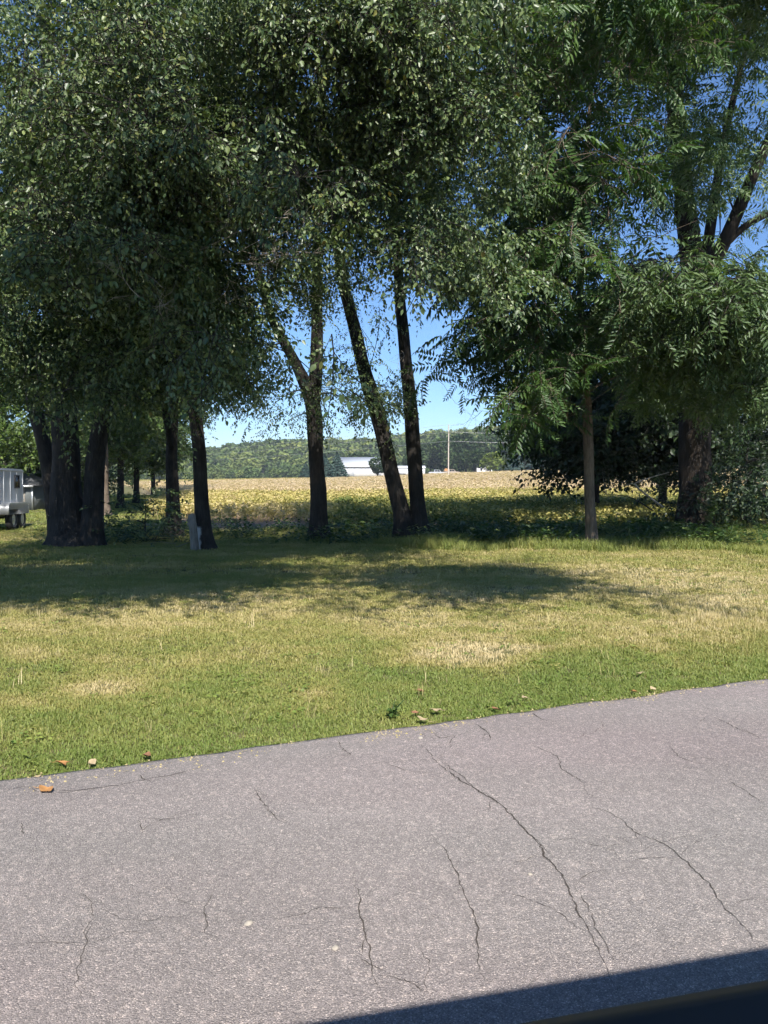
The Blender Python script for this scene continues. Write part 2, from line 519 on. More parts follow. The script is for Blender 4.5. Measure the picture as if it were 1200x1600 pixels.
# ------------------------------------------------------------------ foliage templates
LEAF6 = np.array([[0, 0, 0], [.33, .27, .07], [.72, .20, .03], [1, 0, -.09], [.72, -.20, .03], [.33, -.27, .07]])
LT6 = np.array([[0, 2, 1], [0, 3, 2], [0, 4, 3], [0, 5, 4]])
LEAFLET = np.array([[0, 0, 0], [.30, .15, .05], [.68, .115, .02], [1, 0, -.10], [.68, -.115, .02], [.30, -.15, .05]])

def rotm(yaw, pitch, roll):
    """rows of rotation matrices Rz(yaw) Ry(-pitch) Rx(roll); +pitch lifts the x axis"""
    yaw, pitch, roll = np.broadcast_arrays(np.asarray(yaw, float), np.asarray(pitch, float), np.asarray(roll, float))
    cy, sy, cp, sp, cr, sr = np.cos(yaw), np.sin(yaw), np.cos(-pitch), np.sin(-pitch), np.cos(roll), np.sin(roll)
    R = np.empty(yaw.shape + (3, 3))
    R[..., 0, 0] = cy * cp; R[..., 0, 1] = cy * sp * sr - sy * cr; R[..., 0, 2] = cy * sp * cr + sy * sr
    R[..., 1, 0] = sy * cp; R[..., 1, 1] = sy * sp * sr + cy * cr; R[..., 1, 2] = sy * sp * cr - cy * sr
    R[..., 2, 0] = -sp; R[..., 2, 1] = cp * sr; R[..., 2, 2] = cp * cr
    return R

class Spray:
    """leaf template: leaf vertices/tris with per-leaf tint, and the twig as a tube"""
    def __init__(self):
        self.V = []; self.T = []; self.A = []; self.n = 0; self.W = MB()
    def leaf(self, p, yaw, pitch, roll, L, shape, rng, wide=1.0):
        v = shape * np.array([L, L * wide, L]) @ rotm(yaw, pitch, roll).T + p
        self.V.append(v); self.T.append(LT6 + self.n); self.n += 6
        self.A.append(np.full(6, rng.random()))
    def done(self):
        self.V = np.concatenate(self.V); self.T = np.concatenate(self.T); self.A = np.concatenate(self.A)
        k = np.arange(len(self.V)).reshape(-1, 6)[:, [0, 1, 3, 5]].reshape(-1)
        nl = len(self.V) // 6
        self.V4 = self.V[k]; self.A4 = self.A[k]
        self.T4 = (np.array([[0, 2, 1], [0, 3, 2]])[None] + (np.arange(nl) * 4)[:, None, None]).reshape(-1, 3)
        self.WV = np.concatenate(self.W.V); self.WT = np.concatenate(self.W.T)
        return self

def elm_spray(seed, L=.78, leaf=.088):
    rng = np.random.default_rng(seed); s = Spray()
    def twig(p0, yaw, length, droop, n):
        k = 4 if n > 8 else 3; t = np.linspace(0, 1, k)
        pitch0 = rng.uniform(-.1, .35)
        d = np.array([math.cos(yaw), math.sin(yaw), 0])
        pts = p0 + np.outer(t * length, d); pts[:, 2] += length * (pitch0 * t - droop * t * t)
        s.W.tube(pts, np.linspace(.006, .0025, k) * (length / .6 + .3), 3, cap=False)
        side = 1
        for i in range(n):
            tt = (i + 1.0) / n
            p = np.array([np.interp(tt, t, pts[:, c]) for c in range(3)])
            side = -side
            ly = yaw + side * rng.uniform(.6, 1.15) if i < n - 1 else yaw
            s.leaf(p, ly, rng.uniform(-1.15, -.05), rng.normal(0, .5), leaf * rng.uniform(.5, 1.25), LEAF6, rng, rng.uniform(.8, 1.15))
        return pts
    main = twig(np.zeros(3), 0, L, rng.uniform(.25, .6), 14)
    for j, sd in ((1, 1), (1, -1), (2, 1)):
        twig(main[j] * rng.uniform(.85, 1.1), sd * rng.uniform(.5, 1.0), L * rng.uniform(.4, .7), rng.uniform(.2, .6), 8)
    return s.done()

def compound(seed, L=.46, pairs=7, leaflet=.125, droop=.45):
    rng = np.random.default_rng(seed); s = Spray()
    k = 4; t = np.linspace(0, 1, k)
    pts = np.stack([t * L, .06 * L * np.sin(t * 3 + seed), L * (.22 * t - droop * t * t)], 1)
    s.W.tube(pts, np.linspace(.0045, .002, k), 3, cap=False)
    tint = rng.random()
    for i in range(pairs):
        tt = .2 + .75 * i / (pairs - 1)
        p = np.array([np.interp(tt, t, pts[:, c]) for c in range(3)])
        sz = leaflet * (1 - .55 * abs(tt - .55) ** 1.5) * rng.uniform(.85, 1.1)
        for sd in (1, -1):
            s.leaf(p, sd * rng.uniform(.85, 1.2), rng.uniform(-.85, -.15), -sd * rng.uniform(.0, .4), sz, LEAFLET, rng, rng.uniform(.85, 1.15))
    s.leaf(pts[-1], rng.normal(0, .2), -.5, 0, leaflet * .8, LEAFLET, rng)
    s.done()
    s.A = np.clip(tint * .7 + s.A * .3, 0, 1)
    return s

def compound_spray(seed, **kw):
    """a shoot that carries five or six compound leaves"""
    rng = np.random.default_rng(seed); s = Spray()
    main = np.stack([np.linspace(0, .35, 4), np.zeros(4), .12 * np.linspace(0, 1, 4) ** 2 * -.4], 1)
    s.W.tube(main, [.008, .007, .006, .005], 4, cap=False)
    for i in range(6):
        c = compound(seed * 13 + i, **kw)
        R = rotm(i * 2.4 + rng.normal(0, .3) if i < 5 else 0, rng.uniform(-.55, .4), rng.normal(0, .3))
        p = main[min(3, 1 + i // 2)]
        s.V.append(c.V @ R.T * rng.uniform(.75, 1.1) + p); s.T.append(c.T + s.n); s.n += len(c.V); s.A.append(c.A)
        s.W.add(c.WV @ R.T + p, c.WT)
    return s.done()

ELM = [elm_spray(100 + i) for i in range(10)]
WALNUT = [compound_spray(300 + i, L=.50, pairs=8, leaflet=.135) for i in range(8)]
ASH = [compound_spray(400 + i, L=.36, pairs=5, leaflet=.13, droop=.55) for i in range(8)]

GAPS = [([(636, 445), (690, 425), (735, 425), (705, 520), (668, 570), (700, 590), (760, 612), (805, 622), (822, 700), (650, 705), (640, 600)], .985),
        ([(350, 730), (345, 640), (385, 575), (470, 590), (482, 740)], .52),
        ([(512, 730), (505, 600), (560, 590), (600, 720)], .42),
        ([(985, 120), (1230, 60), (1230, 395), (1130, 390), (1010, 400)], .35),
        ([(485, 0), (540, 0), (530, 270), (475, 320)], .62), ([(395, 430), (640, 430), (640, 590), (480, 600), (400, 560)], .48), ([(680, 0), (730, 0), (725, 300), (690, 300)], .4), ([(200, 600), (350, 560), (350, 640), (200, 640)], .3),
        ([(300, 560), (345, 640), (350, 740), (235, 740), (250, 600)], .75),
        ([(380, 742), (1000, 742), (1000, 1200), (-100, 1200), (-100, 742)], 1.0),
        ([(880, 585), (962, 585), (962, 770), (880, 770)], .93)]

def keep_mask(p, rng, gaps=GAPS):
    x, y, d = project(p)
    k = np.ones(len(p), bool)
    for poly, pr in gaps:
        k &= ~(inpoly(x, y, poly) & (rng.random(len(p)) < pr))
    return k

def polyline(stem, step=.35, seed=0, wob=.03):
    """stem: list of (point, radius) -> smooth resampled points, radii"""
    p = np.array([s[0] for s in stem], float); r = np.array([s[1] for s in stem], float)
    t = np.concatenate([[0], np.cumsum(np.linalg.norm(np.diff(p, axis=0), axis=1))])
    n = max(4, int(t[-1] / step)); tt = np.linspace(0, t[-1], n)
    q = np.stack([np.interp(tt, t, p[:, c]) for c in range(3)], 1)
    for _ in range(2):
        q[1:-1] = .25 * q[:-2] + .5 * q[1:-1] + .25 * q[2:]
    w = np.stack([vnoise(tt * .8, tt * 0 + seed, seed=seed) - .5, vnoise(tt * .8, tt * 0 + seed, seed=seed + 9) - .5, tt * 0], 1)
    return q + w * 2 * wob * np.minimum(1, tt / 2)[:, None], np.interp(tt, t, r)

def build_tree(name, label, base, stems, blobs, sprays, leaf_mat, bark, seed, per=24, sig=.33, loose=40,
               scale=1.0, flare=.75, loose_name='leaf_spray', group=None, gaps=GAPS, cat='tree', droop=(-.95, .15), root=True, sides=18, fine_share=.12, zmin=1.2, slim=.84):
    rng = np.random.default_rng(seed)
    base = np.asarray(base, float)
    root_o = empty(name, base, 0, label, cat, group)
    rel = lambda p: np.asarray(p) - base
    sk_p, sk_r = [], []
    for si, st in enumerate(stems):
        q, r = polyline(st, .22, seed + si)
        r = r * slim
        if root and st[0][1] > .08 and abs(st[0][0][2] - base[2]) < .35:
            hgt = q[:, 2] - base[2]
            r = r * (1 + flare * np.exp(-np.maximum(hgt, 0) / .28))
        mb = MB(); mb.tube(rel(q), r, sides, bump=.07, seed=seed + si)
        mb.build('trunk' if si == 0 or st[0][1] > .08 else 'limb', bark, root_o, smooth=True)
        sk_p.append(q); sk_r.append(r)
    sk_p = np.concatenate(sk_p); sk_r = np.concatenate(sk_r)
    # cluster points
    C = []; W = []; HG = []
    for bl in blobs:
        if len(bl) == 4:                       # (centre, radii, count, weight) in metres
            c = np.asarray(bl[0], float); RR = np.asarray(bl[1], float); n, w = bl[2:]
        else:
            px, py, d, rx, ry, rd, n, w = bl
            c = P(px, py, d); RR = np.array([rx * d / 1200, rd, ry * d / 1200])
        kb = max(2, int(round(n / 5.5)))                     # boughs: flat plates of foliage with gaps between them
        v = rng.normal(size=(kb, 3)); v /= np.linalg.norm(v, axis=1)[:, None]
        v *= (rng.random(kb) ** .42)[:, None]
        bc = c + v * RR
        bi = rng.integers(0, kb, n * 2)
        fl = np.minimum(np.array([.66, .66, .22]), np.maximum(RR, .12) * .7)
        p = bc[bi] + rng.normal(size=(n * 2, 3)) * fl
        p[:, 2] -= .12 * np.linalg.norm((p - bc[bi])[:, :2], axis=1) ** 2
        bw = rng.uniform(.2, 1.8, kb)                        # some boughs are thick with leaves, others sparse
        sel = np.where(p[:, 2] > base[2] + zmin)[0][:n]
        p = p[sel]
        C.append(p); W.append(w * bw[bi[sel]]); HG.append(np.full(len(p), w < .75))
    C = np.concatenate(C); W = np.concatenate(W); HG = np.concatenate(HG)
    k = keep_mask(C, rng, gaps); C = C[k]; W = W[k]; HG = HG[k]
    dist = np.min(np.linalg.norm(C[:, None] - sk_p[None], axis=2), axis=1)
    mb = MB()
    for i in np.argsort(dist):
        t = C[i]
        dv = t - sk_p
        hz_ = np.linalg.norm(dv[:, :2], axis=1)
        pen = np.maximum(0, dv[:, 2] + .3 * hz_) * 1.6 if HG[i] else .9 * np.maximum(0, .35 * hz_ - dv[:, 2])
        cost = np.linalg.norm(dv, axis=1) + pen + 3 * (sk_r < .012)
        j = int(np.argmin(cost)); p = sk_p[j]; L = np.linalg.norm(t - p)
        r0 = min(.62 * sk_r[j], .012 + .016 * L); n = max(4, int(L / .4))
        u = np.linspace(0, 1, n)[:, None]
        ctl = (p + t) / 2 + np.array([0, 0, .14 * L]) + rng.normal(0, .09 * L, 3)
        q = (1 - u) ** 2 * p + 2 * u * (1 - u) * ctl + u * u * t
        rr = np.linspace(r0, .007, n)
        mb.tube(rel(q), rr, 5 if r0 > .03 else 4, cap=False)
        sk_p = np.vstack([sk_p, q[1:]]); sk_r = np.concatenate([sk_r, rr[1:]])
    # sprays
    px, py, dep = project(C)
    vis = (px > -160) & (px < 1360) & (py > -180) & (py < 1000) & (dep > 0)
    cnt = np.maximum(1, (per * W * np.where(vis, 1, .3) * rng.uniform(.6, 1.4, len(C))).astype(int))
    ci = np.repeat(np.arange(len(C)), cnt)
    SP = C[ci] + rng.normal(0, sig, (len(ci), 3)) * np.array([1, 1, .75])
    SS = np.where(vis[ci], 1.0, 2.0) * scale * rng.uniform(.75, 1.2, len(ci))
    k = keep_mask(SP, rng, gaps) & (SP[:, 2] > base[2] + zmin * .5)
    SP = SP[k]; SS = SS[k]; ci = ci[k]
    axis = np.array([base[0], base[1]])
    out = np.arctan2(SP[:, 1] - axis[1], SP[:, 0] - axis[0])
    loc = np.arctan2(SP[:, 1] - C[ci][:, 1], SP[:, 0] - C[ci][:, 0])
    pick = rng.random(len(SP))
    yaw = np.where(pick < .55, out + rng.normal(0, .7, len(SP)), loc + rng.normal(0, .5, len(SP)))
    pit = rng.uniform(droop[0], droop[1], len(SP)); rol = rng.normal(0, .45, len(SP))
    R = rotm(yaw, pit, rol)
    # the sprays nearest the viewer are pieces of their own
    x, y, dd = project(SP)
    infr = (x > 10) & (x < 1190) & (y > 5) & (y < 740)
    order = np.argsort(np.where(infr, dd, 1e9))
    fine = np.zeros(len(SP), bool)
    nf = int(fine_share * infr.sum()); fine[order[:nf]] = True
    own = set(order[:loose].tolist()) if loose else set()
    var = rng.integers(0, len(sprays), len(SP))
    LV, LT, LA, n = [], [], [], 0
    for vi, s in enumerate(sprays):
        idx = np.array([i for i in np.where(var == vi)[0] if i not in own], int)
        if not len(idx): continue
        for sub, sv, stt, sa in ((idx[fine[idx]], s.V, s.T, s.A), (idx[~fine[idx]], s.V4, s.T4, s.A4)):
            if not len(sub): continue
            V = np.einsum('nij,mj->nmi', R[sub], sv) * SS[sub][:, None, None] + SP[sub][:, None]
            m = len(sv)
            LV.append(rel(V.reshape(-1, 3)))
            LT.append((stt[None] + (np.arange(len(sub)) * m)[:, None, None]).reshape(-1, 3) + n)
            LA.append((np.clip(sa[None] * .75 + rng.random(len(sub))[:, None] * .25, 0, 1)).reshape(-1))
            n += len(sub) * m
        near = idx[fine[idx]]
        if len(near):
            Vw = np.einsum('nij,mj->nmi', R[near], s.WV) * SS[near][:, None, None] + SP[near][:, None]
            mw = len(s.WV)
            mb.add(rel(Vw.reshape(-1, 3)), (s.WT[None] + (np.arange(len(near)) * mw)[:, None, None]).reshape(-1, 3))
    me = mesh_np('crown', np.concatenate(LV), np.concatenate(LT), np.concatenate(LA)); me.materials.append(leaf_mat)
    cr = link('crown', me, root_o)
    # twigs that tie sprays to their branch
    for i in range(len(SP)):
        if vis[ci[i]] and fine[i]:
            mb.tube(rel(np.array([C[ci[i]], (C[ci[i]] + SP[i]) / 2 + [0, 0, .04], SP[i]])), [.006, .005, .004], 3, cap=False)
    mb.build('branches', bark, root_o)['kind'] = 'stuff'
    for i in own:
        me = SPRAY_ME(sprays, int(var[i]), leaf_mat, bark)
        o = link(loose_name, me, root_o)
        o.matrix_parent_inverse = Matrix.Identity(4)
        mat = Matrix([list(R[i][r] * SS[i]) + [rel(SP[i])[r]] for r in range(3)] + [[0, 0, 0, 1]])
        o.matrix_local = mat
    return root_o

_sc = {}
def SPRAY_ME(sprays, i, leaf_mat, bark):
    key = (id(sprays), i, leaf_mat.name)
    if key not in _sc:
        s = sprays[i]
        V = np.concatenate([s.V, s.WV]); T = np.concatenate([s.T, s.WT + len(s.V)])
        me = mesh_np('spray', V, T, np.concatenate([s.A, np.full(len(s.WV), .5)]))
        me.materials.append(leaf_mat); me.materials.append(bark)
        me.polygons.foreach_set('material_index', np.r_[np.zeros(len(s.T), np.int32), np.ones(len(s.WT), np.int32)])
        _sc[key] = me
    return _sc[key]

# ------------------------------------------------------------------ the row of trees along the lawn
def stem(lst, d0, dz=None):
    """lst of (px, py, depth, radius px)"""
    return [(P(x, y, d), r * d / 1200) for x, y, d, r in lst]

def b(px, d, sink=.06):
    g = gp(px, d); g[2] -= sink
    return g

def st_from(px, d, rest, r0):
    """trunk that starts in the ground at column px, depth d; rest = (px, py, depth, radius px)"""
    return [(b(px, d), r0 * d / 1200)] + [(P(x, y, dd), r * dd / 1200) for x, y, dd, r in rest]

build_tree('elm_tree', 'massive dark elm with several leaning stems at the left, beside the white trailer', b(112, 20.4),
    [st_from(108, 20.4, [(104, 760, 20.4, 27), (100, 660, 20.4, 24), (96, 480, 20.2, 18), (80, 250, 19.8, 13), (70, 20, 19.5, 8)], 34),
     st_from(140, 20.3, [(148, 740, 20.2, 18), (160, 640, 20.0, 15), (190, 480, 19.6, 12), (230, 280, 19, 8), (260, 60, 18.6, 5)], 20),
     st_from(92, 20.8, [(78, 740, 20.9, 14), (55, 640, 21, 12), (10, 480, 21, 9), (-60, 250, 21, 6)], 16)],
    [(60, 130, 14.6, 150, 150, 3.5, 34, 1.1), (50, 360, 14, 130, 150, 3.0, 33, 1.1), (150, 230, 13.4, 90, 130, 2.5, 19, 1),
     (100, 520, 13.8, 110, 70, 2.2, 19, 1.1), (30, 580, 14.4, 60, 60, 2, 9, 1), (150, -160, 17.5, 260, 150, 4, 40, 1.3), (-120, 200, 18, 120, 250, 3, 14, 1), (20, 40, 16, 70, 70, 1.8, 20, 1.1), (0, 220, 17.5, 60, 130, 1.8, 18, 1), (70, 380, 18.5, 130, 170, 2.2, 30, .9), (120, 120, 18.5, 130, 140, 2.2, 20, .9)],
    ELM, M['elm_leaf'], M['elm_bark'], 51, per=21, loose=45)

build_tree('elm_tree', 'slim straight elm second from the left, its trunk sunlit low down', b(271, 23.4),
    [st_from(271, 23.4, [(270, 790, 23.4, 12.5), (269, 700, 23.4, 10.5), (268, 600, 23.3, 10), (270, 420, 23, 8), (280, 200, 22.6, 5), (285, 60, 22.4, 3)], 15)],
    [(240, 520, 14, 70, 110, 2, 19, 1), (225, 400, 14.4, 90, 110, 2.4, 19, 1), (270, 150, 20, 120, 180, 3, 26, 1), (260, 400, 20.5, 80, 120, 2, 20, .9)],
    ELM, M['elm_leaf'], M['elm_bark'], 52, per=24, loose=16)

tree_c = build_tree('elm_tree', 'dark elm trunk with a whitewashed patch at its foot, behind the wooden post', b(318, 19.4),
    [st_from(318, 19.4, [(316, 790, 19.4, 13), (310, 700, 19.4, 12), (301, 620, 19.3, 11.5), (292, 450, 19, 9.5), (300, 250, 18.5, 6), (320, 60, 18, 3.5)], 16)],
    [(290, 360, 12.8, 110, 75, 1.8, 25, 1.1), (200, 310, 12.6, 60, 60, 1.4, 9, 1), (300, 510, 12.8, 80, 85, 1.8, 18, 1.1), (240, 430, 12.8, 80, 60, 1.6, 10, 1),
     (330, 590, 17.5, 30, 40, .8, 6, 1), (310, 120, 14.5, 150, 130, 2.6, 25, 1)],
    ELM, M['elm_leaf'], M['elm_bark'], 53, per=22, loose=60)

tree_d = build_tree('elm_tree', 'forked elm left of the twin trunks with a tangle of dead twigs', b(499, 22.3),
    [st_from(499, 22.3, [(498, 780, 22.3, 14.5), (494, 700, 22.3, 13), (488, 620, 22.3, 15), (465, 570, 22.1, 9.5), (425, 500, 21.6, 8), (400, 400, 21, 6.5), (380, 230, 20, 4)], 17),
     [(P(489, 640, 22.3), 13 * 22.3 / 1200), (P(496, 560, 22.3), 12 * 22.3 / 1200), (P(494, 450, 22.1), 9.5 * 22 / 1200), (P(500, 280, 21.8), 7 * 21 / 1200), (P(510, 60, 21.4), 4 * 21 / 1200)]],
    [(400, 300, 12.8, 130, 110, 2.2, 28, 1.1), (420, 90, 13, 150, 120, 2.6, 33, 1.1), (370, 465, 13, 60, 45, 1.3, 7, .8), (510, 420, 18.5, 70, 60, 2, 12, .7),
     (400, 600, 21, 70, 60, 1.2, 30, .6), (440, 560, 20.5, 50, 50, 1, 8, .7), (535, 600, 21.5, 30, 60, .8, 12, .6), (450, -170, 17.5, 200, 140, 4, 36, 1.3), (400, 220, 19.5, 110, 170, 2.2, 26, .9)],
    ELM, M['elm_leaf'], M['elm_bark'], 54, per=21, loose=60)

tree_e = build_tree('elm_tree', 'elm with two long dark trunks spreading from one base, in front of the field', b(645, 22.8),
    [st_from(634, 22.8, [(628, 800, 22.8, 15.5), (612, 740, 22.8, 14.5), (588, 640, 22.7, 14), (560, 540, 22.5, 12), (535, 430, 22.2, 10), (510, 250, 21.5, 7), (490, 40, 20.8, 4)], 20),
     st_from(656, 22.9, [(653, 790, 22.9, 14), (648, 720, 22.9, 13.5), (637, 600, 22.9, 12), (625, 470, 22.8, 10), (618, 330, 22.4, 8), (625, 140, 22, 5), (640, -40, 21.5, 4)], 17)],
    [(620, 210, 13.8, 140, 130, 2.6, 38, 1.1), (600, 345, 13.2, 110, 60, 2, 16, 1), (690, 320, 14.8, 90, 75, 2, 19, 1), (700, 110, 15.8, 130, 130, 3, 27, 1), (560, 60, 14.8, 110, 110, 2.5, 18, 1),
     (565, 610, 22, 50, 80, 1, 20, .65), (590, 480, 20.5, 50, 50, 1.2, 12, .8), (640, -180, 19, 220, 160, 4, 50, 1.5), (760, -120, 21, 150, 120, 3, 30, 1.4), (770, 330, 18, 60, 60, 1.6, 12, 1), (600, 200, 20.5, 100, 140, 2.2, 26, .9), (720, 200, 20.5, 90, 140, 2.2, 18, .9)],
    ELM, M['elm_leaf'], M['elm_bark'], 55, per=21, loose=60)

build_tree('walnut_tree', 'young slender tree with pale bark and long feathery leaves at the lawn edge', b(926, 20.0),
    [st_from(926, 20.0, [(922, 780, 20, 10.5), (919, 700, 20, 10.5), (916, 630, 20, 9.5), (908, 540, 19.8, 8), (906, 430, 19.4, 6.5), (915, 280, 19, 5), (925, 120, 18.6, 3)], 13)],
    [(800, 470, 18.5, 90, 75, 1.6, 30, 1), (760, 540, 18.6, 60, 40, 1, 14, .8), (880, 400, 17.8, 110, 90, 2, 40, 1), (865, 570, 18.4, 55, 50, 1.1, 20, 1), (900, 250, 17.5, 110, 110, 2, 38, 1),
     (960, 520, 19, 90, 70, 1.5, 22, 1), (835, 620, 19, 26, 36, .6, 5, .8), (940, 80, 16.5, 120, 110, 2.2, 40, 1), (850, 150, 17.5, 90, 110, 2, 20, 1), (970, 60, 21, 130, 140, 2.5, 34, 1.1), (820, 30, 21, 120, 120, 2.5, 24, 1.1)],
    WALNUT, M['walnut_leaf'], M['walnut_bark'], 56, per=3.3, sig=.42, loose=70, scale=1.45, flare=.3, fine_share=.3, slim=.74)

build_tree('ash_tree', 'huge thick trunk with spreading limbs at the right edge of the lawn', b(1085, 24.5),
    [st_from(1085, 24.5, [(1086, 760, 24.5, 29), (1085, 650, 24.5, 27), (1082, 520, 24.3, 25), (1085, 430, 24.2, 22), (1068, 300, 24, 17), (1055, 150, 23.8, 14), (1050, 20, 23.6, 10), (1050, -140, 23.4, 8)], 36),
     [(P(1095, 450, 24.2), .30), (P(1125, 390, 24), .25), (P(1165, 300, 23.6), .21), (P(1215, 190, 23.2), .16), (P(1270, 60, 23), .12)],
     [(P(1100, 420, 24.2), .22), (P(1118, 300, 24.4), .17), (P(1130, 220, 24.6), .14), (P(1165, 80, 24.6), .09), (P(1180, -60, 24.6), .08)],
     [(P(1120, 395, 24), .15), (P(1165, 350, 23.8), .12), (P(1220, 325, 23.6), .10), (P(1290, 300, 23.4), .07)],
     [(P(1058, 120, 23.8), .16), (P(1085, 40, 23.8), .13), (P(1110, -40, 23.8), .10)]],
    [(1060, 470, 17.5, 120, 70, 1.8, 46, 1.2), (1150, 450, 17.5, 80, 65, 1.5, 34, 1.2), (1040, 605, 20.8, 100, 40, 1.0, 30, 1.1), (1110, 560, 19, 90, 70, 1.6, 26, 1.1), (1180, 560, 21, 60, 90, 2, 16, 1),
     (1010, 250, 19.5, 75, 140, 2.2, 44, 1.1), (1150, 100, 25, 90, 130, 3, 40, .9), (1180, 300, 26, 60, 110, 2.5, 14, .6), (1040, -150, 21, 240, 150, 5, 70, 1.6), (1140, -110, 18, 170, 100, 2.5, 50, 1.5), (1230, -60, 19, 200, 150, 2.5, 46, 1.6), (1150, -200, 20, 220, 120, 3, 46, 1.6), (1120, 30, 20.5, 90, 90, 1.5, 24, .9), (1090, 200, 21, 80, 120, 1.6, 22, .8), (1170, 230, 22, 60, 140, 1.8, 22, .8), (1290, 350, 22, 80, 250, 3, 16, 1)],
    ASH, M['ash_leaf'], M['ash_bark'], 57, per=4.2, sig=.42, loose=70, scale=1.45, flare=.35, sides=28, fine_share=.3)

# the shade tree that stands outside the picture, on the verge to the left
_b = np.array([-9.6, 2.2, float(G(-9.6, 2.2)) - .06])
def V3(*a): return np.array(a, float)
build_tree('elm_tree', 'tall elm on the road verge to the left, its shade lies on the lawn', _b,
    [[(_b, .36), (V3(-9.5, 2.1, 3), .30), (V3(-9, 1.6, 8), .24), (V3(-8.2, 1.9, 12), .14), (V3(-7.6, 2, 14.5), .06)],
     [(V3(-9.1, 1.7, 7), .18), (V3(-5, 1.7, 9.3), .14), (V3(-1, 2.2, 10.3), .09), (V3(2.4, 3.2, 10.4), .05)]],
    [(V3(-7.4, 2.0, 12.6), (5.4, 1.5, 1.3), 95, 1.4), (V3(-2.4, 3.7, 10.6), (3.4, 1.5, .8), 60, 1.5), (V3(2.2, 4.4, 10.4), (2.6, .9, .5), 22, 1.1)],
    ELM, M['elm_leaf'], M['elm_bark'], 58, per=44, sig=.5, loose=0, gaps=[])

# ------------------------------------------------------------------ trees a little further back
def coarse_spray(seed, L=.8, leaf=.20, n=11):
    rng = np.random.default_rng(seed); s = Spray()
    s.W.tube(np.array([[0, 0, 0], [L * .5, 0, .02], [L, 0, -.15 * L]]), [.01, .007, .004], 3, cap=False)
    for i in range(n):
        t = (i + 1) / n
        s.leaf(np.array([t * L, rng.normal(0, .06), -.15 * L * t * t + rng.normal(0, .05)]), (1 if i % 2 else -1) * rng.uniform(.2, 1.5), rng.uniform(-.9, .3), rng.normal(0, .6), leaf * rng.uniform(.6, 1.2), LEAF6, rng)
    return s.done()
COARSE = [coarse_spray(700 + i) for i in range(8)]
FLOOR = [([(380, 760), (1400, 760), (1400, 1300), (-200, 1300), (-200, 830), (380, 830)], 1.0)]

def back_tree(name, label, px, d, rt, blobs, mat, seed, per=14, sc=1.0, lean=0, group=None, bark='elm_bark', ptop=None, cat='tree', gaps=FLOOR, droop=(-.6, .3), zmin=1.2):
    bs = b(px, d)
    top = P(px + lean, ptop if ptop is not None else 300, d)
    mid = (bs + top) / 2 + V3(random.uniform(-.3, .3), random.uniform(-.3, .3), 0)
    return build_tree(name, label, bs, [[(bs, rt), (bs * .8 + mid * .2, rt * .85), (mid, rt * .6), (top, rt * .2)]], blobs, COARSE, M[mat], M[bark], seed,
                      per=per, sig=.6, loose=0, scale=sc, group=group, gaps=gaps, cat=cat, sides=12, fine_share=.08, droop=droop, zmin=zmin)

# windbreak row running back along the left side of the field
g = 'windbreak trees running back along the field'
back_tree('windbreak_tree', 'pale reddish trunk in the gap right of the big left elm', 163, 36, .30, [(165, 560, 36, 45, 120, 2.5, 52, 1.25), (150, 330, 36, 70, 120, 3, 33, 1.25)], 'hedge_leaf', 61, group=g, per=16, bark='walnut_bark')
back_tree('windbreak_tree', 'bushy light green tree with grey-green leaves to the ground, beside the mown path', 188, 44, .25, [(190, 660, 43, 28, 75, 2, 52, 1.25), (195, 540, 43, 45, 80, 2.5, 39, 1.25), (185, 400, 44, 50, 110, 3, 28, 1.25)], 'hedge_leaf', 62, group=g, per=16, gaps=[])
back_tree('windbreak_tree', 'dark green windbreak tree drooping over the mown path beside the field', 213, 52, .25, [(216, 690, 51, 28, 48, 2, 52, 1.25), (220, 590, 51, 36, 80, 2.5, 44, 1.25), (215, 450, 52, 45, 110, 3, 31, 1.25)], 'elm_leaf', 63, sc=1.3, group=g, per=16, gaps=[])
back_tree('windbreak_tree', 'farther windbreak tree with light leaves behind the slim straight elm', 240, 70, .25, [(246, 690, 69, 26, 42, 2.5, 44, 1.25), (250, 610, 70, 30, 60, 3, 39, 1.25), (245, 480, 70, 40, 110, 4, 28, 1.25)], 'hedge_leaf', 64, sc=1.6, group=g, per=16, gaps=[])
back_tree('windbreak_tree', 'farthest windbreak tree, its edge seen against the sky between two trunks', 275, 90, .25, [(278, 655, 90, 26, 42, 2.5, 26, .8), (305, 640, 90, 28, 36, 2.5, 16, .6), (270, 560, 90, 45, 80, 4, 33, 1.25)], 'hedge_leaf', 65, sc=1.8, group=g, per=16, gaps=[])
# backdrop at the left behind trailer and shed
g = 'trees behind the trailer and the shed'
back_tree('yard_tree', 'sunlit green tree above the roof of the white trailer', 8, 44, .3, [(5, 690, 42, 40, 30, 1.6, 26, 1.1), (10, 620, 44, 70, 60, 2.5, 44, 1.25), (0, 450, 44, 90, 150, 4, 44, 1.25)], 'hedge_leaf', 66, group=g, per=16, sc=1.2, gaps=[])
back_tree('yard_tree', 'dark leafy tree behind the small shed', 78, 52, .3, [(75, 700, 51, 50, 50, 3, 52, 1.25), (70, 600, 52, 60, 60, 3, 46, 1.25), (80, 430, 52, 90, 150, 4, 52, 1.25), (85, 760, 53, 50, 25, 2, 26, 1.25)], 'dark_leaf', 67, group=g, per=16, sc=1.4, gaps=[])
back_tree('yard_tree', 'shaded tree in the yard between the shed and the massive left elm', 118, 62, .3, [(118, 690, 61, 40, 70, 3, 52, 1.25), (120, 540, 62, 60, 110, 4, 52, 1.25), (120, 765, 60, 35, 20, 2, 18, 1.25)], 'dark_leaf', 68, group=g, per=16, sc=1.6, gaps=[])
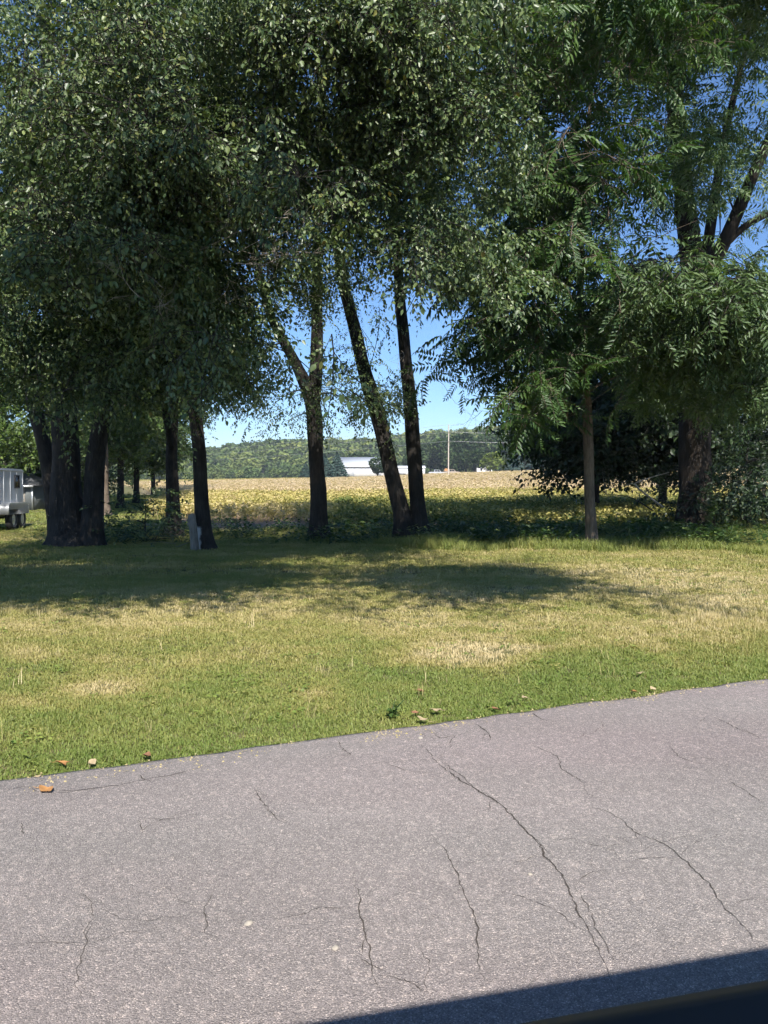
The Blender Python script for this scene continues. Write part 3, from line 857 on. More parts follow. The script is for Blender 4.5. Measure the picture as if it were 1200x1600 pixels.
# dark trees at the right
g = 'shaded trees behind the young walnut'
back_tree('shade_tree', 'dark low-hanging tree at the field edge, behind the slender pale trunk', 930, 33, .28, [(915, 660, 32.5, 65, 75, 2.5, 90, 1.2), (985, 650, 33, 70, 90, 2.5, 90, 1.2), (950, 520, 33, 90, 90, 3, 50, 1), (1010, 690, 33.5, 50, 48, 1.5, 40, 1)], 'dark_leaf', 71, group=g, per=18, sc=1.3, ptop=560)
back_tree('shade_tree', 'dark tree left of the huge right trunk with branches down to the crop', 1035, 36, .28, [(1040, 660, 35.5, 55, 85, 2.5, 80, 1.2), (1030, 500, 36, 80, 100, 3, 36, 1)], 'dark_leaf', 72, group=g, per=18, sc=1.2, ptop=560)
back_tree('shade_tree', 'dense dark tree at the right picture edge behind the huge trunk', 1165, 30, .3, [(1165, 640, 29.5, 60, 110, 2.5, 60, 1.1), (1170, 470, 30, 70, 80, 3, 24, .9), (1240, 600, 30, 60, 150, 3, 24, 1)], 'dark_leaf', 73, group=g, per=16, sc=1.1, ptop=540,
          gaps=[([(1100, 800), (1300, 800), (1300, 1300), (1100, 1300)], 1.0), ([(1130, 560), (1200, 560), (1200, 610), (1150, 640)], .7)])
back_tree('shade_tree', 'slim tree with airy crown at the far right top', 1190, 40, .12, [(1180, 240, 38, 70, 160, 3, 40, .6), (1120, 60, 38, 70, 80, 3, 20, .6)], 'elm_leaf', 74, group=g, per=12, sc=1.2, ptop=330, lean=30, gaps=GAPS[3:4])
# understorey shrub at the right edge and a brush pile at the left
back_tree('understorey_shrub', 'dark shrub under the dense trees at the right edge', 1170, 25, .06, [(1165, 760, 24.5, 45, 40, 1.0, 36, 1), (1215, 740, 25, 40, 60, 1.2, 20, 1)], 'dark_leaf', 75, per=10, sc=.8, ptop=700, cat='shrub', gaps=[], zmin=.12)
back_tree('understorey_shrub', 'leafy sapling shrub growing at the foot of the slim straight elm', 228, 21.5, .03, [(222, 822, 21.3, 28, 20, .6, 22, 1), (222, 792, 21.3, 26, 12, .4, 7, .7), (252, 838, 21.5, 24, 8, .4, 12, 1)], 'elm_leaf', 76, per=7, sc=.5, ptop=770, cat='shrub', gaps=[], zmin=.12)

# ------------------------------------------------------------------ scattering of ground cover
def scatter(name, pts, rot, scl, tint, templates, mat, kind='stuff', label=None):
    """one object: points with attributes, each drawn as one of the template tufts"""
    n = len(pts)
    me = bpy.data.meshes.new(name)
    me.vertices.add(n); me.vertices.foreach_set('co', np.ascontiguousarray(pts, np.float32).ravel())
    for nm, tp, arr, key in (('rot', 'FLOAT_VECTOR', rot, 'vector'), ('scl', 'FLOAT_VECTOR', scl, 'vector'), ('tint', 'FLOAT', tint, 'value')):
        a = me.attributes.new(nm, tp, 'POINT'); a.data.foreach_set(key, np.ascontiguousarray(arr, np.float32).ravel())
    a = me.attributes.new('vi', 'INT', 'POINT'); a.data.foreach_set('value', RNG.integers(0, len(templates), n).astype(np.int32))
    o = link(name, me)
    ng = bpy.data.node_groups.new(name, 'GeometryNodeTree')
    ng.interface.new_socket('Geometry', in_out='INPUT', socket_type='NodeSocketGeometry')
    ng.interface.new_socket('Geometry', in_out='OUTPUT', socket_type='NodeSocketGeometry')
    nd = ng.nodes; L = ng.links.new
    gi = nd.new('NodeGroupInput'); go = nd.new('NodeGroupOutput')
    iop = nd.new('GeometryNodeInstanceOnPoints')
    join = nd.new('GeometryNodeJoinGeometry')
    for t in reversed(templates):
        tm = bpy.data.objects.new(name + '_tuft', t)
        t.materials.clear(); t.materials.append(mat)
        oi = nd.new('GeometryNodeObjectInfo'); oi.inputs['Object'].default_value = tm; oi.inputs['As Instance'].default_value = True
        L(oi.outputs['Geometry'], join.inputs[0])
    def attr(nm, tp):
        x = nd.new('GeometryNodeInputNamedAttribute'); x.data_type = tp; x.inputs['Name'].default_value = nm
        return x.outputs['Attribute']
    L(gi.outputs[0], iop.inputs['Points']); L(join.outputs[0], iop.inputs['Instance'])
    iop.inputs['Pick Instance'].default_value = True
    L(attr('vi', 'INT'), iop.inputs['Instance Index'])
    e2r = nd.new('FunctionNodeEulerToRotation'); L(attr('rot', 'FLOAT_VECTOR'), e2r.inputs[0]); L(e2r.outputs[0], iop.inputs['Rotation'])
    L(attr('scl', 'FLOAT_VECTOR'), iop.inputs['Scale'])
    L(iop.outputs[0], go.inputs[0])
    md = o.modifiers.new('scatter', 'NODES'); md.node_group = ng
    tag(o, label, None, None, kind)
    return o

def tuft(seed, n, R, hmin, hmax, w, lean=.5):
    rng = np.random.default_rng(seed); mb = MB()
    for i in range(n):
        a, r = rng.uniform(0, 6.283), R * math.sqrt(rng.random())
        h = rng.uniform(hmin, hmax); ya = rng.uniform(0, 6.283); ln = rng.uniform(.1, 1) * lean * h
        p = np.array([r * math.cos(a), r * math.sin(a), 0]); d = np.array([math.cos(ya), math.sin(ya), 0]); s = np.array([-d[1], d[0], 0]) * w / 2 * rng.uniform(.7, 1.3)
        m_ = p + d * ln * .35 + [0, 0, h * .6]; t = p + d * ln + [0, 0, h * (1 - .35 * ln / h)]
        mb.add([p - s, p + s, m_ + s * .8, m_ - s * .8, t], [[0, 1, 2], [0, 2, 3], [3, 2, 4]])
    return mb.mesh('tuft')

PATCH = [(740, 1030, 95, 24, .95), (170, 1085, 60, 14, .6), (45, 1026, 50, 12, .35), (490, 1097, 35, 10, .4), (1130, 960, 150, 50, .45), (960, 1000, 120, 25, .22), (300, 940, 200, 25, .2),
         (700, 930, 160, 30, .25), (30, 1115, 60, 12, .3), (640, 985, 90, 14, .25), (860, 975, 80, 14, .25), (1000, 900, 200, 20, .2)]
def dryness(x, y):
    p = np.stack([x, y, np.zeros_like(x) - .1], -1)
    px, py, _ = project(p)
    s = edge_s(x, y)
    d = .50 * fbm(x * .55, y * .9, seed=31, o=4) + .42 * fbm(x * 2.2, y * 3.0, seed=37, o=3) - .06
    d = d - .24 * np.exp(-(s / .9) ** 2) - .06 * np.exp(-(s / 2.5) ** 2) + .12 * sstep(1.5, 5, s) + .05
    for cx, cy, rx, ry, w in PATCH:
        q = ((px - cx) / rx) ** 2 + ((py - cy) / ry) ** 2
        d = d + w * np.exp(-q * (1 + .8 * (vnoise(x * 3, y * 4, seed=5) - .5)))
    return d

def lawn_points(y0, y1, dens, half=.62):
    n = int(dens * half * (y1 ** 2 - y0 ** 2) + dens * 2 * (y1 - y0))
    y = np.sqrt(RNG.random(n) * (y1 ** 2 - y0 ** 2) + y0 ** 2); x = (RNG.random(n) * 2 - 1) * (half * y + 1)
    s = edge_s(x, y)
    k = s > -.035 + .13 * (fbm(x * 3, y * 3, seed=9) - .35)
    return x[k], y[k]

LAWN = [tuft(900 + i, 15, .055, .022, .06, .0052, .75) for i in range(6)]
X, Y, S, H = [], [], [], []
for y0, y1, dn, sc in ((2.0, 6.5, 1000, 1.0), (6.5, 9.5, 620, 1.12), (9.5, 14, 330, 1.35), (14, 26, 120, 1.9)):
    x, y = lawn_points(y0, y1, dn)
    X.append(x); Y.append(y); S.append(np.full(len(x), sc))
X = np.concatenate(X); Y = np.concatenate(Y); S = np.concatenate(S)
D = dryness(X, Y)
bare = (D > .78) & (RNG.random(len(X)) < .55)
X, Y, S, D = X[~bare], Y[~bare], S[~bare], D[~bare]
n = len(X)
Hn = .32 + .75 * fbm(X * 1.3, Y * 1.3, seed=41) + .35 * sstep(4, 9, edge_s(X, Y)) * RNG.random(n)
# right side behind the lawn is left longer
Hn = Hn + .9 * np.exp(-(((X - 4.5) / 2.5) ** 2 + ((Y - 9.5) / 2.2) ** 2)) * vnoise(X, Y, seed=8)
Hn = Hn * (1 - .22 * np.exp(-(edge_s(X, Y) / 1.3) ** 2))
D = np.clip(D + RNG.normal(0, .10, n), 0, 1)
Z = G(X, Y)
scatter('lawn_grass', np.c_[X, Y, Z], np.c_[RNG.normal(0, .1, n), RNG.normal(0, .1, n), RNG.uniform(0, 6.28, n)],
        np.c_[S, S, np.sqrt(S) * Hn], D, LAWN, M['grass'], label='mown lawn grass with dry straw patches between road and trees')

# broad-leaved lawn weeds in loose drifts
LW = []
for i in range(4):
    rng = np.random.default_rng(820 + i); s_ = Spray(); s_.W.add([[0, 0, 0], [0, 0, .01], [.01, 0, 0]], [[0, 1, 2]])
    for j in range(14):
        a = rng.uniform(0, 6.28); r = .09 * math.sqrt(rng.random())
        s_.leaf(np.array([r * math.cos(a), r * math.sin(a), rng.uniform(.015, .05)]), rng.uniform(0, 6.28), rng.uniform(-.2, .5), rng.normal(0, .3), rng.uniform(.025, .05), LEAF6, rng, 1.2)
    s_.done(); LW.append(mesh_np('tuft', s_.V4, s_.T4, s_.A4))
x, y = lawn_points(3.5, 15, 11)
k = (fbm(x * .8, y * .8, seed=91) > .50) & (edge_s(x, y) > .05); x, y = x[k], y[k]; n = len(x); sc_ = RNG.uniform(.4, 1.1, n)
M['lawn_weed'] = leafmat('lawn_weed', [(0, (.17, .25, .055)), (.7, (.25, .30, .07)), (1, (.34, .31, .11))], .3, .45, instancer=True)
scatter('lawn_weeds', np.c_[x, y, G(x, y)], np.c_[x * 0, x * 0, RNG.uniform(0, 6.28, n)], np.c_[sc_, sc_, sc_], RNG.random(n), LW, M['lawn_weed'], label='clover and broad-leaved weeds in the lawn')
# loose upright stalks and seed heads
STK = [tuft(990 + i, 5, .05, .08, .20, .0035, .7) for i in range(4)]
x, y = lawn_points(4.2, 17, 6)
k = (edge_s(x, y) > .5) & (fbm(x * .5, y * .5, seed=92) > .45); x, y = x[k], y[k]; n = len(x); sc_ = RNG.uniform(.6, 1.2, n)
scatter('grass_stalks', np.c_[x, y, G(x, y)], np.c_[x * 0, x * 0, RNG.uniform(0, 6.28, n)], np.c_[sc_ * 1.3, sc_ * 1.3, sc_], np.clip(RNG.normal(.68, .15, n), 0, 1), STK, M['grass'], label='loose dry stalks standing above the mown lawn')

# rank grass under the trees
TALL = [tuft(930 + i, 16, .10, .10, .34, .009, .9) for i in range(5)]
x = RNG.uniform(-14, 17, 26000); y = RNG.uniform(15.5, 27, 26000)
px, py, _ = project(np.c_[x, y, np.full(len(x), -.12)])
edge = np.interp(px, [-200, 300, 480, 560, 700, 860, 1000, 1200, 1400], [21.5, 21.0, 20.5, 20.3, 18.8, 18.2, 18.6, 18.2, 17.5])
k = (y > edge + 1.6 * (vnoise(x * .9, y * .9, seed=4) - .5)) & (RNG.random(len(x)) < np.interp(px, [0, 300, 420, 620], [.12, .25, .35, 1]))
x, y = x[k], y[k]; n = len(x)
hs = np.interp(project(np.c_[x, y, x * 0])[0], [0, 400, 700, 1200], [.35, .5, .85, 1.0]) * (.6 + .8 * vnoise(x * .8, y * .8, seed=6))
scatter('rank_grass', np.c_[x, y, G(x, y)], np.c_[RNG.normal(0, .15, n), RNG.normal(0, .15, n), RNG.uniform(0, 6.28, n)],
        np.c_[np.ones(n), np.ones(n), hs], np.clip(.18 + .35 * fbm(x, y, seed=77) + RNG.normal(0, .08, n), 0, 1), TALL, M['grass'], label='long rank grass under the row of trees')

# mown strip at the left that runs back beside the windbreak
x = RNG.uniform(-48, -6, 30000); y = RNG.uniform(25, 75, 30000); a = x / y
k = (a < -.285 + .015 * vnoise(y * .3, y * 0)) & (a > -.66); x, y = x[k], y[k]; n = len(x)
scatter('yard_grass', np.c_[x, y, G(x, y)], np.c_[np.zeros(n), np.zeros(n), RNG.uniform(0, 6.28, n)], np.c_[np.full(n, 3.2), np.full(n, 3.2), np.full(n, 1.6)],
        np.clip(.35 + RNG.normal(0, .12, n), 0, 1), LAWN, M['grass'], label='mown grass strip running back along the windbreak')

# ------------------------------------------------------------------ soybean field
def bean(seed, leaves, h, spread):
    rng = np.random.default_rng(seed); mb = MB()
    for i in range(4):
        a = rng.uniform(0, 6.28); t = np.array([math.cos(a) * spread * .5, math.sin(a) * spread * .5, h * rng.uniform(.75, 1)])
        sd = np.array([-math.sin(a), math.cos(a), 0]) * .008
        mb.add([-sd, sd, t], [[0, 1, 2]])
    for i in range(leaves):
        a = rng.uniform(0, 6.28); z = h * rng.uniform(.25, 1.02) ** .8; r = spread * rng.uniform(.1, 1)
        p = np.array([r * math.cos(a), r * math.sin(a), z]); L = rng.uniform(.09, .16)
        v = LEAF6[[0, 1, 3, 5]] * np.array([L, L * 1.25, L]) @ rotm(rng.uniform(0, 6.28), rng.uniform(-.9, .4), rng.normal(0, .5)).T + p
        mb.add(v, [[0, 2, 1], [0, 3, 2]])
    return mb.mesh('bean')
BEAN = [bean(950 + i, 24, .68, .30) for i in range(4)] + [bean(960 + i, 12, .62, .24) for i in range(3)]
X, Y, S = [], [], []
for y0, y1, dn, sx in ((24.5, 48, 7.5, 1.0), (48, 100, 3.2, 1.35), (100, 225, .75, 2.4), (225, 330, .35, 3.2)):
    n = int(dn * 1.1 * (y1 ** 2 - y0 ** 2) / 2)
    y = np.sqrt(RNG.random(n) * (y1 ** 2 - y0 ** 2) + y0 ** 2); x = RNG.uniform(-.40, .70, n) * y
    X.append(x); Y.append(y); S.append(np.full(n, sx))
X = np.concatenate(X); Y = np.concatenate(Y); S = np.concatenate(S); A = X / Y
def lane_y(a): return np.interp(a, [-.6, -.3, -.1, 0, .07, .25, .6], [178, 190, 206, 214, 222, 232, 240])
front = np.interp(A, [-.4, -.24, -.22, -.1, -.085, 0, .1, .25, .6], [33, 32, 30.5, 30.2, 26.5, 25.6, 25.2, 25.5, 26]) + 1.2 * (vnoise(X * .8, Y * .3) - .5)
left = -.288 - .02 * vnoise(Y * .05, Y * 0) - .06 * sstep(70, 160, Y)
ly = lane_y(A)
k = (Y > front) & (A > left) & ~((Y > ly - 3.5) & (Y < ly + 3.5)) & ((Y < ly) | (A < -.02))
X, Y, S, A, ly = X[k], Y[k], S[k], A[k], ly[k]; n = len(X)
ripe = fbm(X * .09, Y * .06, seed=55)
T = np.where(Y < 36, .72 + .3 * (ripe - .5), np.where(Y < 66, .56 + .35 * (ripe - .5), .93))
T = T * (1 - sstep(58, 80, Y)) + .93 * sstep(58, 80, Y)
T = np.where(Y < 40, T * (1 - sstep(34, 40, Y)) + sstep(34, 40, Y) * (.56 + .35 * (ripe - .5)), T)
T = T - .34 * sstep(-.09, -.05, A) * (1 - sstep(38, 50, Y))
T = np.where(Y > ly, .50, T)
T = np.clip(T + RNG.normal(0, .10, n), 0, 1)
hz = (1.0 - .22 * sstep(60, 90, Y)) * RNG.uniform(.75, 1.15, n)
scatter('soybean_crop', np.c_[X, Y, G(X, Y)], np.c_[RNG.normal(0, .08, n), RNG.normal(0, .08, n), RNG.uniform(0, 6.28, n)], np.c_[S, S, hz * (1 + .0 * S)], T, BEAN, M['bean'],
        label='ripening soybean crop, yellow green to tan, filling the field')

# pale farm lane across the far side of the field
aa = np.linspace(-.6, .6, 90); yy = lane_y(aa)
V = []
for a, y in zip(aa, yy):
    for o in (-3.2, 3.2):
        x = a * (y + o); V.append((x, y + o, float(G(x, y + o)) + .06))
mb = MB(); mb.add(V, [[2 * i, 2 * i + 2, 2 * i + 3, 2 * i + 1] for i in range(len(aa) - 1)])
tag(mb.build('farm_lane', simple('lane_gravel', (.48, .42, .34), .95, scale=.6)), kind='structure')

# ------------------------------------------------------------------ far trees, hill wood
def lump_crown(seed, n, size, cone=False):
    """crown of unit height and about unit width made of small folded leaf clumps"""
    rng = np.random.default_rng(seed); V, T, A = [], [], []
    lob = rng.normal(size=(9, 3)); lob /= np.linalg.norm(lob, axis=1)[:, None]
    for i in range(n):
        if cone:
            z = rng.random() ** 1.25; r = (1 - z) * .42 * (.35 + .65 * math.sqrt(rng.random())) * (1 + .18 * math.sin(z * 70))
            a = rng.uniform(0, 6.28); p = np.array([r * math.cos(a), r * math.sin(a), .04 + .96 * z])
            yaw, pit, rol = a + rng.normal(0, .3), rng.uniform(-.7, -.1), rng.normal(0, .4)
        else:
            d = rng.normal(size=3); d /= np.linalg.norm(d)
            bump = max(0, max(lob @ d)) ** 4
            rr = (.30 + .20 * bump) * rng.uniform(.55, 1.05) ** .5
            p = np.array([0, 0, .55]) + d * rr * np.array([1, 1, .92])
            yaw, pit, rol = math.atan2(d[1], d[0]) + rng.normal(0, .7), rng.normal(-.1 + .5 * d[2], .5), rng.normal(0, .6)
        L = size * rng.uniform(.6, 1.3)
        v = (LEAF6[[0, 1, 3, 5]] - [.5, 0, 0]) * np.array([L, L * 1.5, L * 2]) @ rotm(yaw, pit, rol).T + p
        V.append(v); T.append(np.array([[0, 2, 1], [0, 3, 2]]) + 4 * i); A.append(np.full(4, rng.random()))
    return mesh_np('crown', np.concatenate(V), np.concatenate(T), np.concatenate(A))

def far_trunk():
    mb = MB(); mb.tube([[0, 0, -.02], [0, 0, .2], [.01, 0, .5]], [.035, .026, .012], 6)
    for a in range(4):
        mb.tube([[0, 0, .25], [.12 * math.cos(a * 1.6), .12 * math.sin(a * 1.6), .5]], [.014, .005], 4)
    me = mb.mesh('trunk', True); me.materials.append(M['elm_bark']); return me
FT = far_trunk()
FAR = {}
for nm, mat, cn, sz, cone in (('round_a', 'far_leaf', 1500, .085, False), ('round_b', 'far_leaf', 1500, .08, False), ('round_c', 'far_leaf', 1400, .09, False), ('yellow', 'far_leaf_yellow', 1300, .085, False), ('spruce', 'far_spruce', 1500, .085, True)):
    me = lump_crown(hash(nm) % 97 if False else sum(map(ord, nm)), cn, sz, cone); me.materials.append(M[mat]); FAR[nm] = me
def far_tree(kind, px, d, top, wpx, label, name='field_tree', group=None):
    bs = gp(px, d); h = P(px, top, d)[2] - bs[2]; w = wpx * d / 1200
    o = empty(name, bs, random.uniform(0, 6.28), label, 'tree', group)
    for nm, me in (('trunk', FT), ('crown', FAR[kind])):
        c = link(nm, me, o); c.scale = (w, w, h)
    return o
g = 'blue-green spruces beside the white barn'
far_tree('spruce', 508, 212, 710, 44, 'spruce hidden half behind the forked elm trunk, leftmost of the barn spruces', 'spruce_tree', g)
far_tree('spruce', 527, 208, 706, 46, 'tallest blue-green spruce left of the white barn', 'spruce_tree', g)
far_tree('spruce', 478, 216, 722, 30, 'small spruce left of the forked elm trunk at the field edge', 'spruce_tree', g)
far_tree('round_a', 590, 222, 714, 36, 'light green tree covering the right end of the white barn roof')
far_tree('round_c', 606, 226, 718, 30, 'small green tree between the barn and the left of the twin trunks')
g = 'tall wood edge trees right of the utility pole'
for i, (px, d, tp, w, lb) in enumerate([
        (672, 320, 690, 46, 'lower dark tree directly right of the twin trunks'), (695, 312, 677, 56, 'dark tree behind the utility pole'), (728, 318, 672, 60, 'tall dark tree right of the utility pole top'),
        (760, 322, 674, 56, 'tall dark tree above the yellow-green tree'), (795, 316, 673, 60, 'tall dark tree behind the right pair of spruces'), (830, 320, 676, 56, 'dark tree at the left fringe of the walnut leaves'),
        (865, 316, 678, 60, 'dark far tree mostly hidden behind the walnut leaves')]):
    far_tree(('round_a', 'round_b', 'round_c')[i % 3], px, d, tp, w, lb, group=g)
far_tree('round_b', 716, 285, 703, 46, 'broad mid green tree right of the utility pole, in front of the taller wood')
far_tree('round_c', 742, 282, 700, 50, 'rounded mid green tree left of the yellow-green tree')
far_tree('yellow', 766, 276, 703, 40, 'bright yellow-green round tree far right of the pole')
far_tree('yellow', 792, 290, 716, 22, 'small yellowish tree beside the spruces at the far right')
far_tree('spruce', 803, 278, 694, 40, 'left one of the two dark spruces at the far right of the field', 'spruce_tree')
far_tree('spruce', 836, 276, 698, 42, 'right one of the two dark spruces at the far right of the field', 'spruce_tree')
far_tree('round_b', 382, 250, 745, 20, 'low dark bush at the far field edge left of the forked elm', 'field_bush')
far_tree('round_a', 201 + 6, 110, 735, 30, 'small bush at the end of the windbreak', 'field_bush')
far_tree('round_c', 644, 300, 700, 50, 'green tree seen between the twin trunks')
far_tree('round_a', 560, 300, 706, 60, 'tree rising behind the middle of the white barn')

HILLT = [lump_crown(40 + i, 260, .17) for i in range(4)]
n = 3000
y = np.sqrt(RNG.random(n) * (650 ** 2 - 345 ** 2) + 345 ** 2); x = RNG.uniform(-.75, .75, n) * y
a = x / y
k = (y > 385 - 40 * vnoise(x * .01, y * 0)) 
x, y = x[k], y[k]; n = len(x)
hh = RNG.uniform(8, 17, n) * (.5 + .5 * sstep(390, 520, y))
scatter('hill_forest', np.c_[x, y, G(x, y) - .8], np.c_[np.zeros(n), np.zeros(n), RNG.uniform(0, 6.28, n)], np.c_[hh * 1.05, hh * 1.05, hh],
        np.clip(.55 * fbm(x * .012, y * .012, seed=66) + .5 * RNG.random(n), 0, 1), HILLT, M['hill_leaf'], label='wooded ridge along the skyline beyond the field')

# ------------------------------------------------------------------ dead twigs, post, branches
M['trailer_white'] = simple('trailer_white', (.44, .455, .47), .4, 0, .08, 3)
M['metal_grey'] = simple('metal_grey', (.42, .43, .44), .4, .6, .1, 5)
M['tyre'] = simple('tyre', (.025, .025, .026), .85)
M['rim'] = simple('rim', (.55, .55, .55), .35, .7)
M['dark_glass'] = simple('dark_glass', (.015, .018, .02), .08, 0, .05)
M['shed_wall'] = simple('shed_wall', (.10, .11, .11), .8)
M['shed_roof'] = simple('shed_roof', (.10, .10, .105), .85)
M['barn_wall'] = simple('barn_wall', (.80, .80, .78), .6, 0, .04, .4)
M['barn_roof'] = simple('barn_roof', (.62, .64, .65), .45, .2, .06, .3)
M['post_wood'] = barkmat('post_wood', (.10, .088, .075), (.24, .215, .18), (.36, .33, .29))
M['pole_wood'] = simple('pole_wood', (.40, .33, .26), .85, 0, .2, 3)
M['pole_pale'] = simple('pole_pale', (.50, .44, .37), .85, 0, .15, 3)
M['wire'] = simple('wire', (.55, .55, .55), .4, .5)
M['car_dark'] = simple('car_dark', (.012, .013, .016), .35)
M['car_rubber'] = simple('car_rubber', (.02, .02, .022), .6)
M['stone'] = simple('pebble', (.36, .32, .27), .85, 0, .2, 30)
M['fallen_orange'] = simple('fallen_orange', (.40, .20, .07), .7, 0, .25, 20)
M['fallen_tan'] = simple('fallen_tan', (.40, .31, .18), .8, 0, .25, 20)
M['fallen_brown'] = simple('fallen_brown', (.24, .12, .06), .8, 0, .25, 20)

def twig_tangle(name, root, c, R, n, seed, mat, r0=.007, length=1.0, depth=3, down=0.0):
    rng = np.random.default_rng(seed); mb = MB(); base = np.array(root.location)
    def grow(p, d, L, r, k):
        m = 4; pts = [p]
        for i in range(m):
            d = d + rng.normal(0, .22, 3) + [0, 0, -down * .2]; d /= np.linalg.norm(d); pts.append(pts[-1] + d * L / m)
        mb.tube(np.array(pts) - base, np.linspace(r, r * .45, m + 1), 3, cap=False)
        if k:
            for _ in range(rng.integers(2, 4)):
                q = pts[rng.integers(1, m + 1)]
                grow(q, d + rng.normal(0, .6, 3), L * rng.uniform(.45, .75), r * .6, k - 1)
    for i in range(n):
        d = rng.normal(size=3); d[2] = abs(d[2]) * .4 - down; d /= np.linalg.norm(d)
        grow(np.asarray(c) + rng.normal(0, 1, 3) * np.asarray(R), d, length * rng.uniform(.6, 1.2), r0, depth)
    return mb.build(name, mat, root)
twig_tangle('dead_twigs', tree_d, P(425, 425, 12.6), (.28, .2, .28), 18, 5, M['dead_twig'], .006, .7)
twig_tangle('dead_twigs', tree_d, P(365, 395, 11.6), (.4, .2, .25), 14, 6, M['dead_twig'], .007, .8)
twig_tangle('dead_twigs', tree_e, P(660, 560, 22), (.3, .2, .5), 6, 7, M['dead_twig'], .008, 1.1, 2, .5)
twig_tangle('dead_twigs', tree_c, P(250, 470, 11.0), (.4, .2, .3), 7, 8, M['dead_twig'], .006, .7)
wal = [o for o in bpy.data.objects if o.name.startswith('walnut_tree')][0]
twig_tangle('dead_twigs', wal, P(800, 640, 19), (.25, .15, .35), 7, 9, M['elm_bark'], .006, 1.2, 2, .25)

# whitewash on the foot of the third trunk
def whitewash():
    m = M['elm_bark'].copy(); m.name = 'elm_bark_whitewashed'; nt = m.node_tree
    bs = [n for n in nt.nodes if n.type == 'BSDF_PRINCIPLED'][0]
    src = bs.inputs['Base Color'].links[0].from_socket
    p = pos(nt); sx = N(nt, 'SeparateXYZ'); nt.links.new(p, sx.inputs[0])
    c = gp(315, 19.4)
    def lt(sock, edge, soft):
        a = N(nt, 'MapRange'); a.inputs['From Min'].default_value = edge + soft; a.inputs['From Max'].default_value = edge - soft
        nt.links.new(sock, a.inputs[0]); return a.outputs[0]
    nz = noise(nt, p, 9, 4)
    ad = N(nt, 'Math', operation='MULTIPLY_ADD'); nt.links.new(nz, ad.inputs[0]); ad.inputs[1].default_value = .5; nt.links.new(sx.outputs[2], ad.inputs[2])
    ax = N(nt, 'Math', operation='MULTIPLY_ADD'); nt.links.new(nz, ax.inputs[0]); ax.inputs[1].default_value = .16; nt.links.new(sx.outputs[0], ax.inputs[2])
    mu = N(nt, 'Math', operation='MULTIPLY'); nt.links.new(lt(ad.outputs[0], .68, .06), mu.inputs[0]); nt.links.new(lt(ax.outputs[0], c[0] + .09, .03), mu.inputs[1])
    col = mixc(nt, mu.outputs[0], src, (.62, .62, .60)); nt.links.new(col, bs.inputs['Base Color'])
    for ch in tree_c.children:
        if ch.name.startswith('trunk'):
            ch.data.materials[0] = m
whitewash()

bs = b(300, 19.0)
o = empty('wooden_post', bs, 0, 'short weathered wooden post leaning against the whitewashed elm trunk', 'post')
mb = MB(); hp = 1.02
pts = np.array([[.06, 0, 0], [.04, 0, .3], [.015, 0, .65], [-.02, 0, hp - .06]])
mb.tube(pts, [.115, .105, .095, .09], 14, bump=.05, seed=3, cap=False)
mb.build('shaft', M['post_wood'], o, True)
mb = MB(); th = np.arange(14) * 2 * math.pi / 14
ring = np.c_[-.02 + .091 * np.cos(th), .091 * np.sin(th), hp - .065 + .03 * np.cos(th)]
mb.add(np.vstack([[[-.02, 0, hp - .03]], ring]), [[0, 1 + i, 1 + (i + 1) % 14] for i in range(14)])
mb.build('cut_top', M['pole_wood'], o)

def fallen_branch(label, pxs, r, seed, twigs=6):
    p = np.array([P(x, y, d) for x, y, d in pxs]); base = p[0].copy(); base[2] = float(G(base[0], base[1]))
    o = empty('fallen_branch', base, 0, label, 'branch', 'dead branches lying under the trees')
    q, rr = polyline([(v, r * (1 - .7 * i / (len(p) - 1))) for i, v in enumerate(p)], .15, seed, .05)
    mb = MB(); mb.tube(q - base, rr, 6, bump=.08); mb.build('stem', M['dead_twig'] if seed % 2 else M['elm_bark'], o)
    twig_tangle('side_twigs', o, q[len(q) // 2], (.4, .15, .12), twigs, seed, M['dead_twig'], .007, .6, 1)
fallen_branch('bare dead limb reaching up beside the huge right trunk', [(1035, 792, 22.5), (1005, 770, 22.3), (985, 755, 22.2), (1010, 748, 22.3), (1048, 738, 22.5)], .035, 21)
fallen_branch('thin dead branch propped up between the slender trunk and the huge trunk', [(1020, 798, 22), (985, 775, 22), (945, 772, 22)], .025, 22)
fallen_branch('grey fallen branch on the grass at the foot of the slim straight elm', [(262, 862, 19.6), (275, 853, 19.8), (300, 846, 20)], .018, 23, 3)

# ------------------------------------------------------------------ weeds
def weed(name, label, px, d, h, n, leaf, seed, mat='weed_leaf', spread=.25, group=None):
    rng = np.random.default_rng(seed); bs = gp(px, d)
    o = empty(name, bs, 0, label, 'weed', group)
    st = MB(); sp = Spray(); sp.W.add([[0, 0, 0], [0, 0, .01], [0.01, 0, 0]], [[0, 1, 2]])
    for i in range(n):
        a = rng.uniform(0, 6.28); hh = h * rng.uniform(.6, 1.05)
        t = np.linspace(0, 1, 6)[:, None]
        tip = np.array([math.cos(a), math.sin(a), 0]) * spread * rng.uniform(.2, 1)
        q = tip * t ** 1.6 + np.array([0, 0, hh]) * t
        st.tube(q, np.linspace(.007, .003, 6), 4, cap=False)
        m = max(5, int(hh / (leaf * .42)))
        for j in range(m):
            u = .12 + .88 * j / m
            p = np.array([np.interp(u, t[:, 0], q[:, c]) for c in range(3)])
            sp.leaf(p, j * 2.4 + rng.normal(0, .4), rng.uniform(-.5, .5), rng.normal(0, .3), leaf * rng.uniform(.6, 1.15) * (1.15 - .6 * u), LEAF6, rng, .8)
    sp.done()
    st.build('stem', M['weed_leaf'], o)
    me = mesh_np('leaves', sp.V, sp.T, sp.A); me.materials.append(M[mat]); link('leaves', me, o)['kind'] = 'stuff'
    return o
wg = 'weeds growing at the edge of the trees'
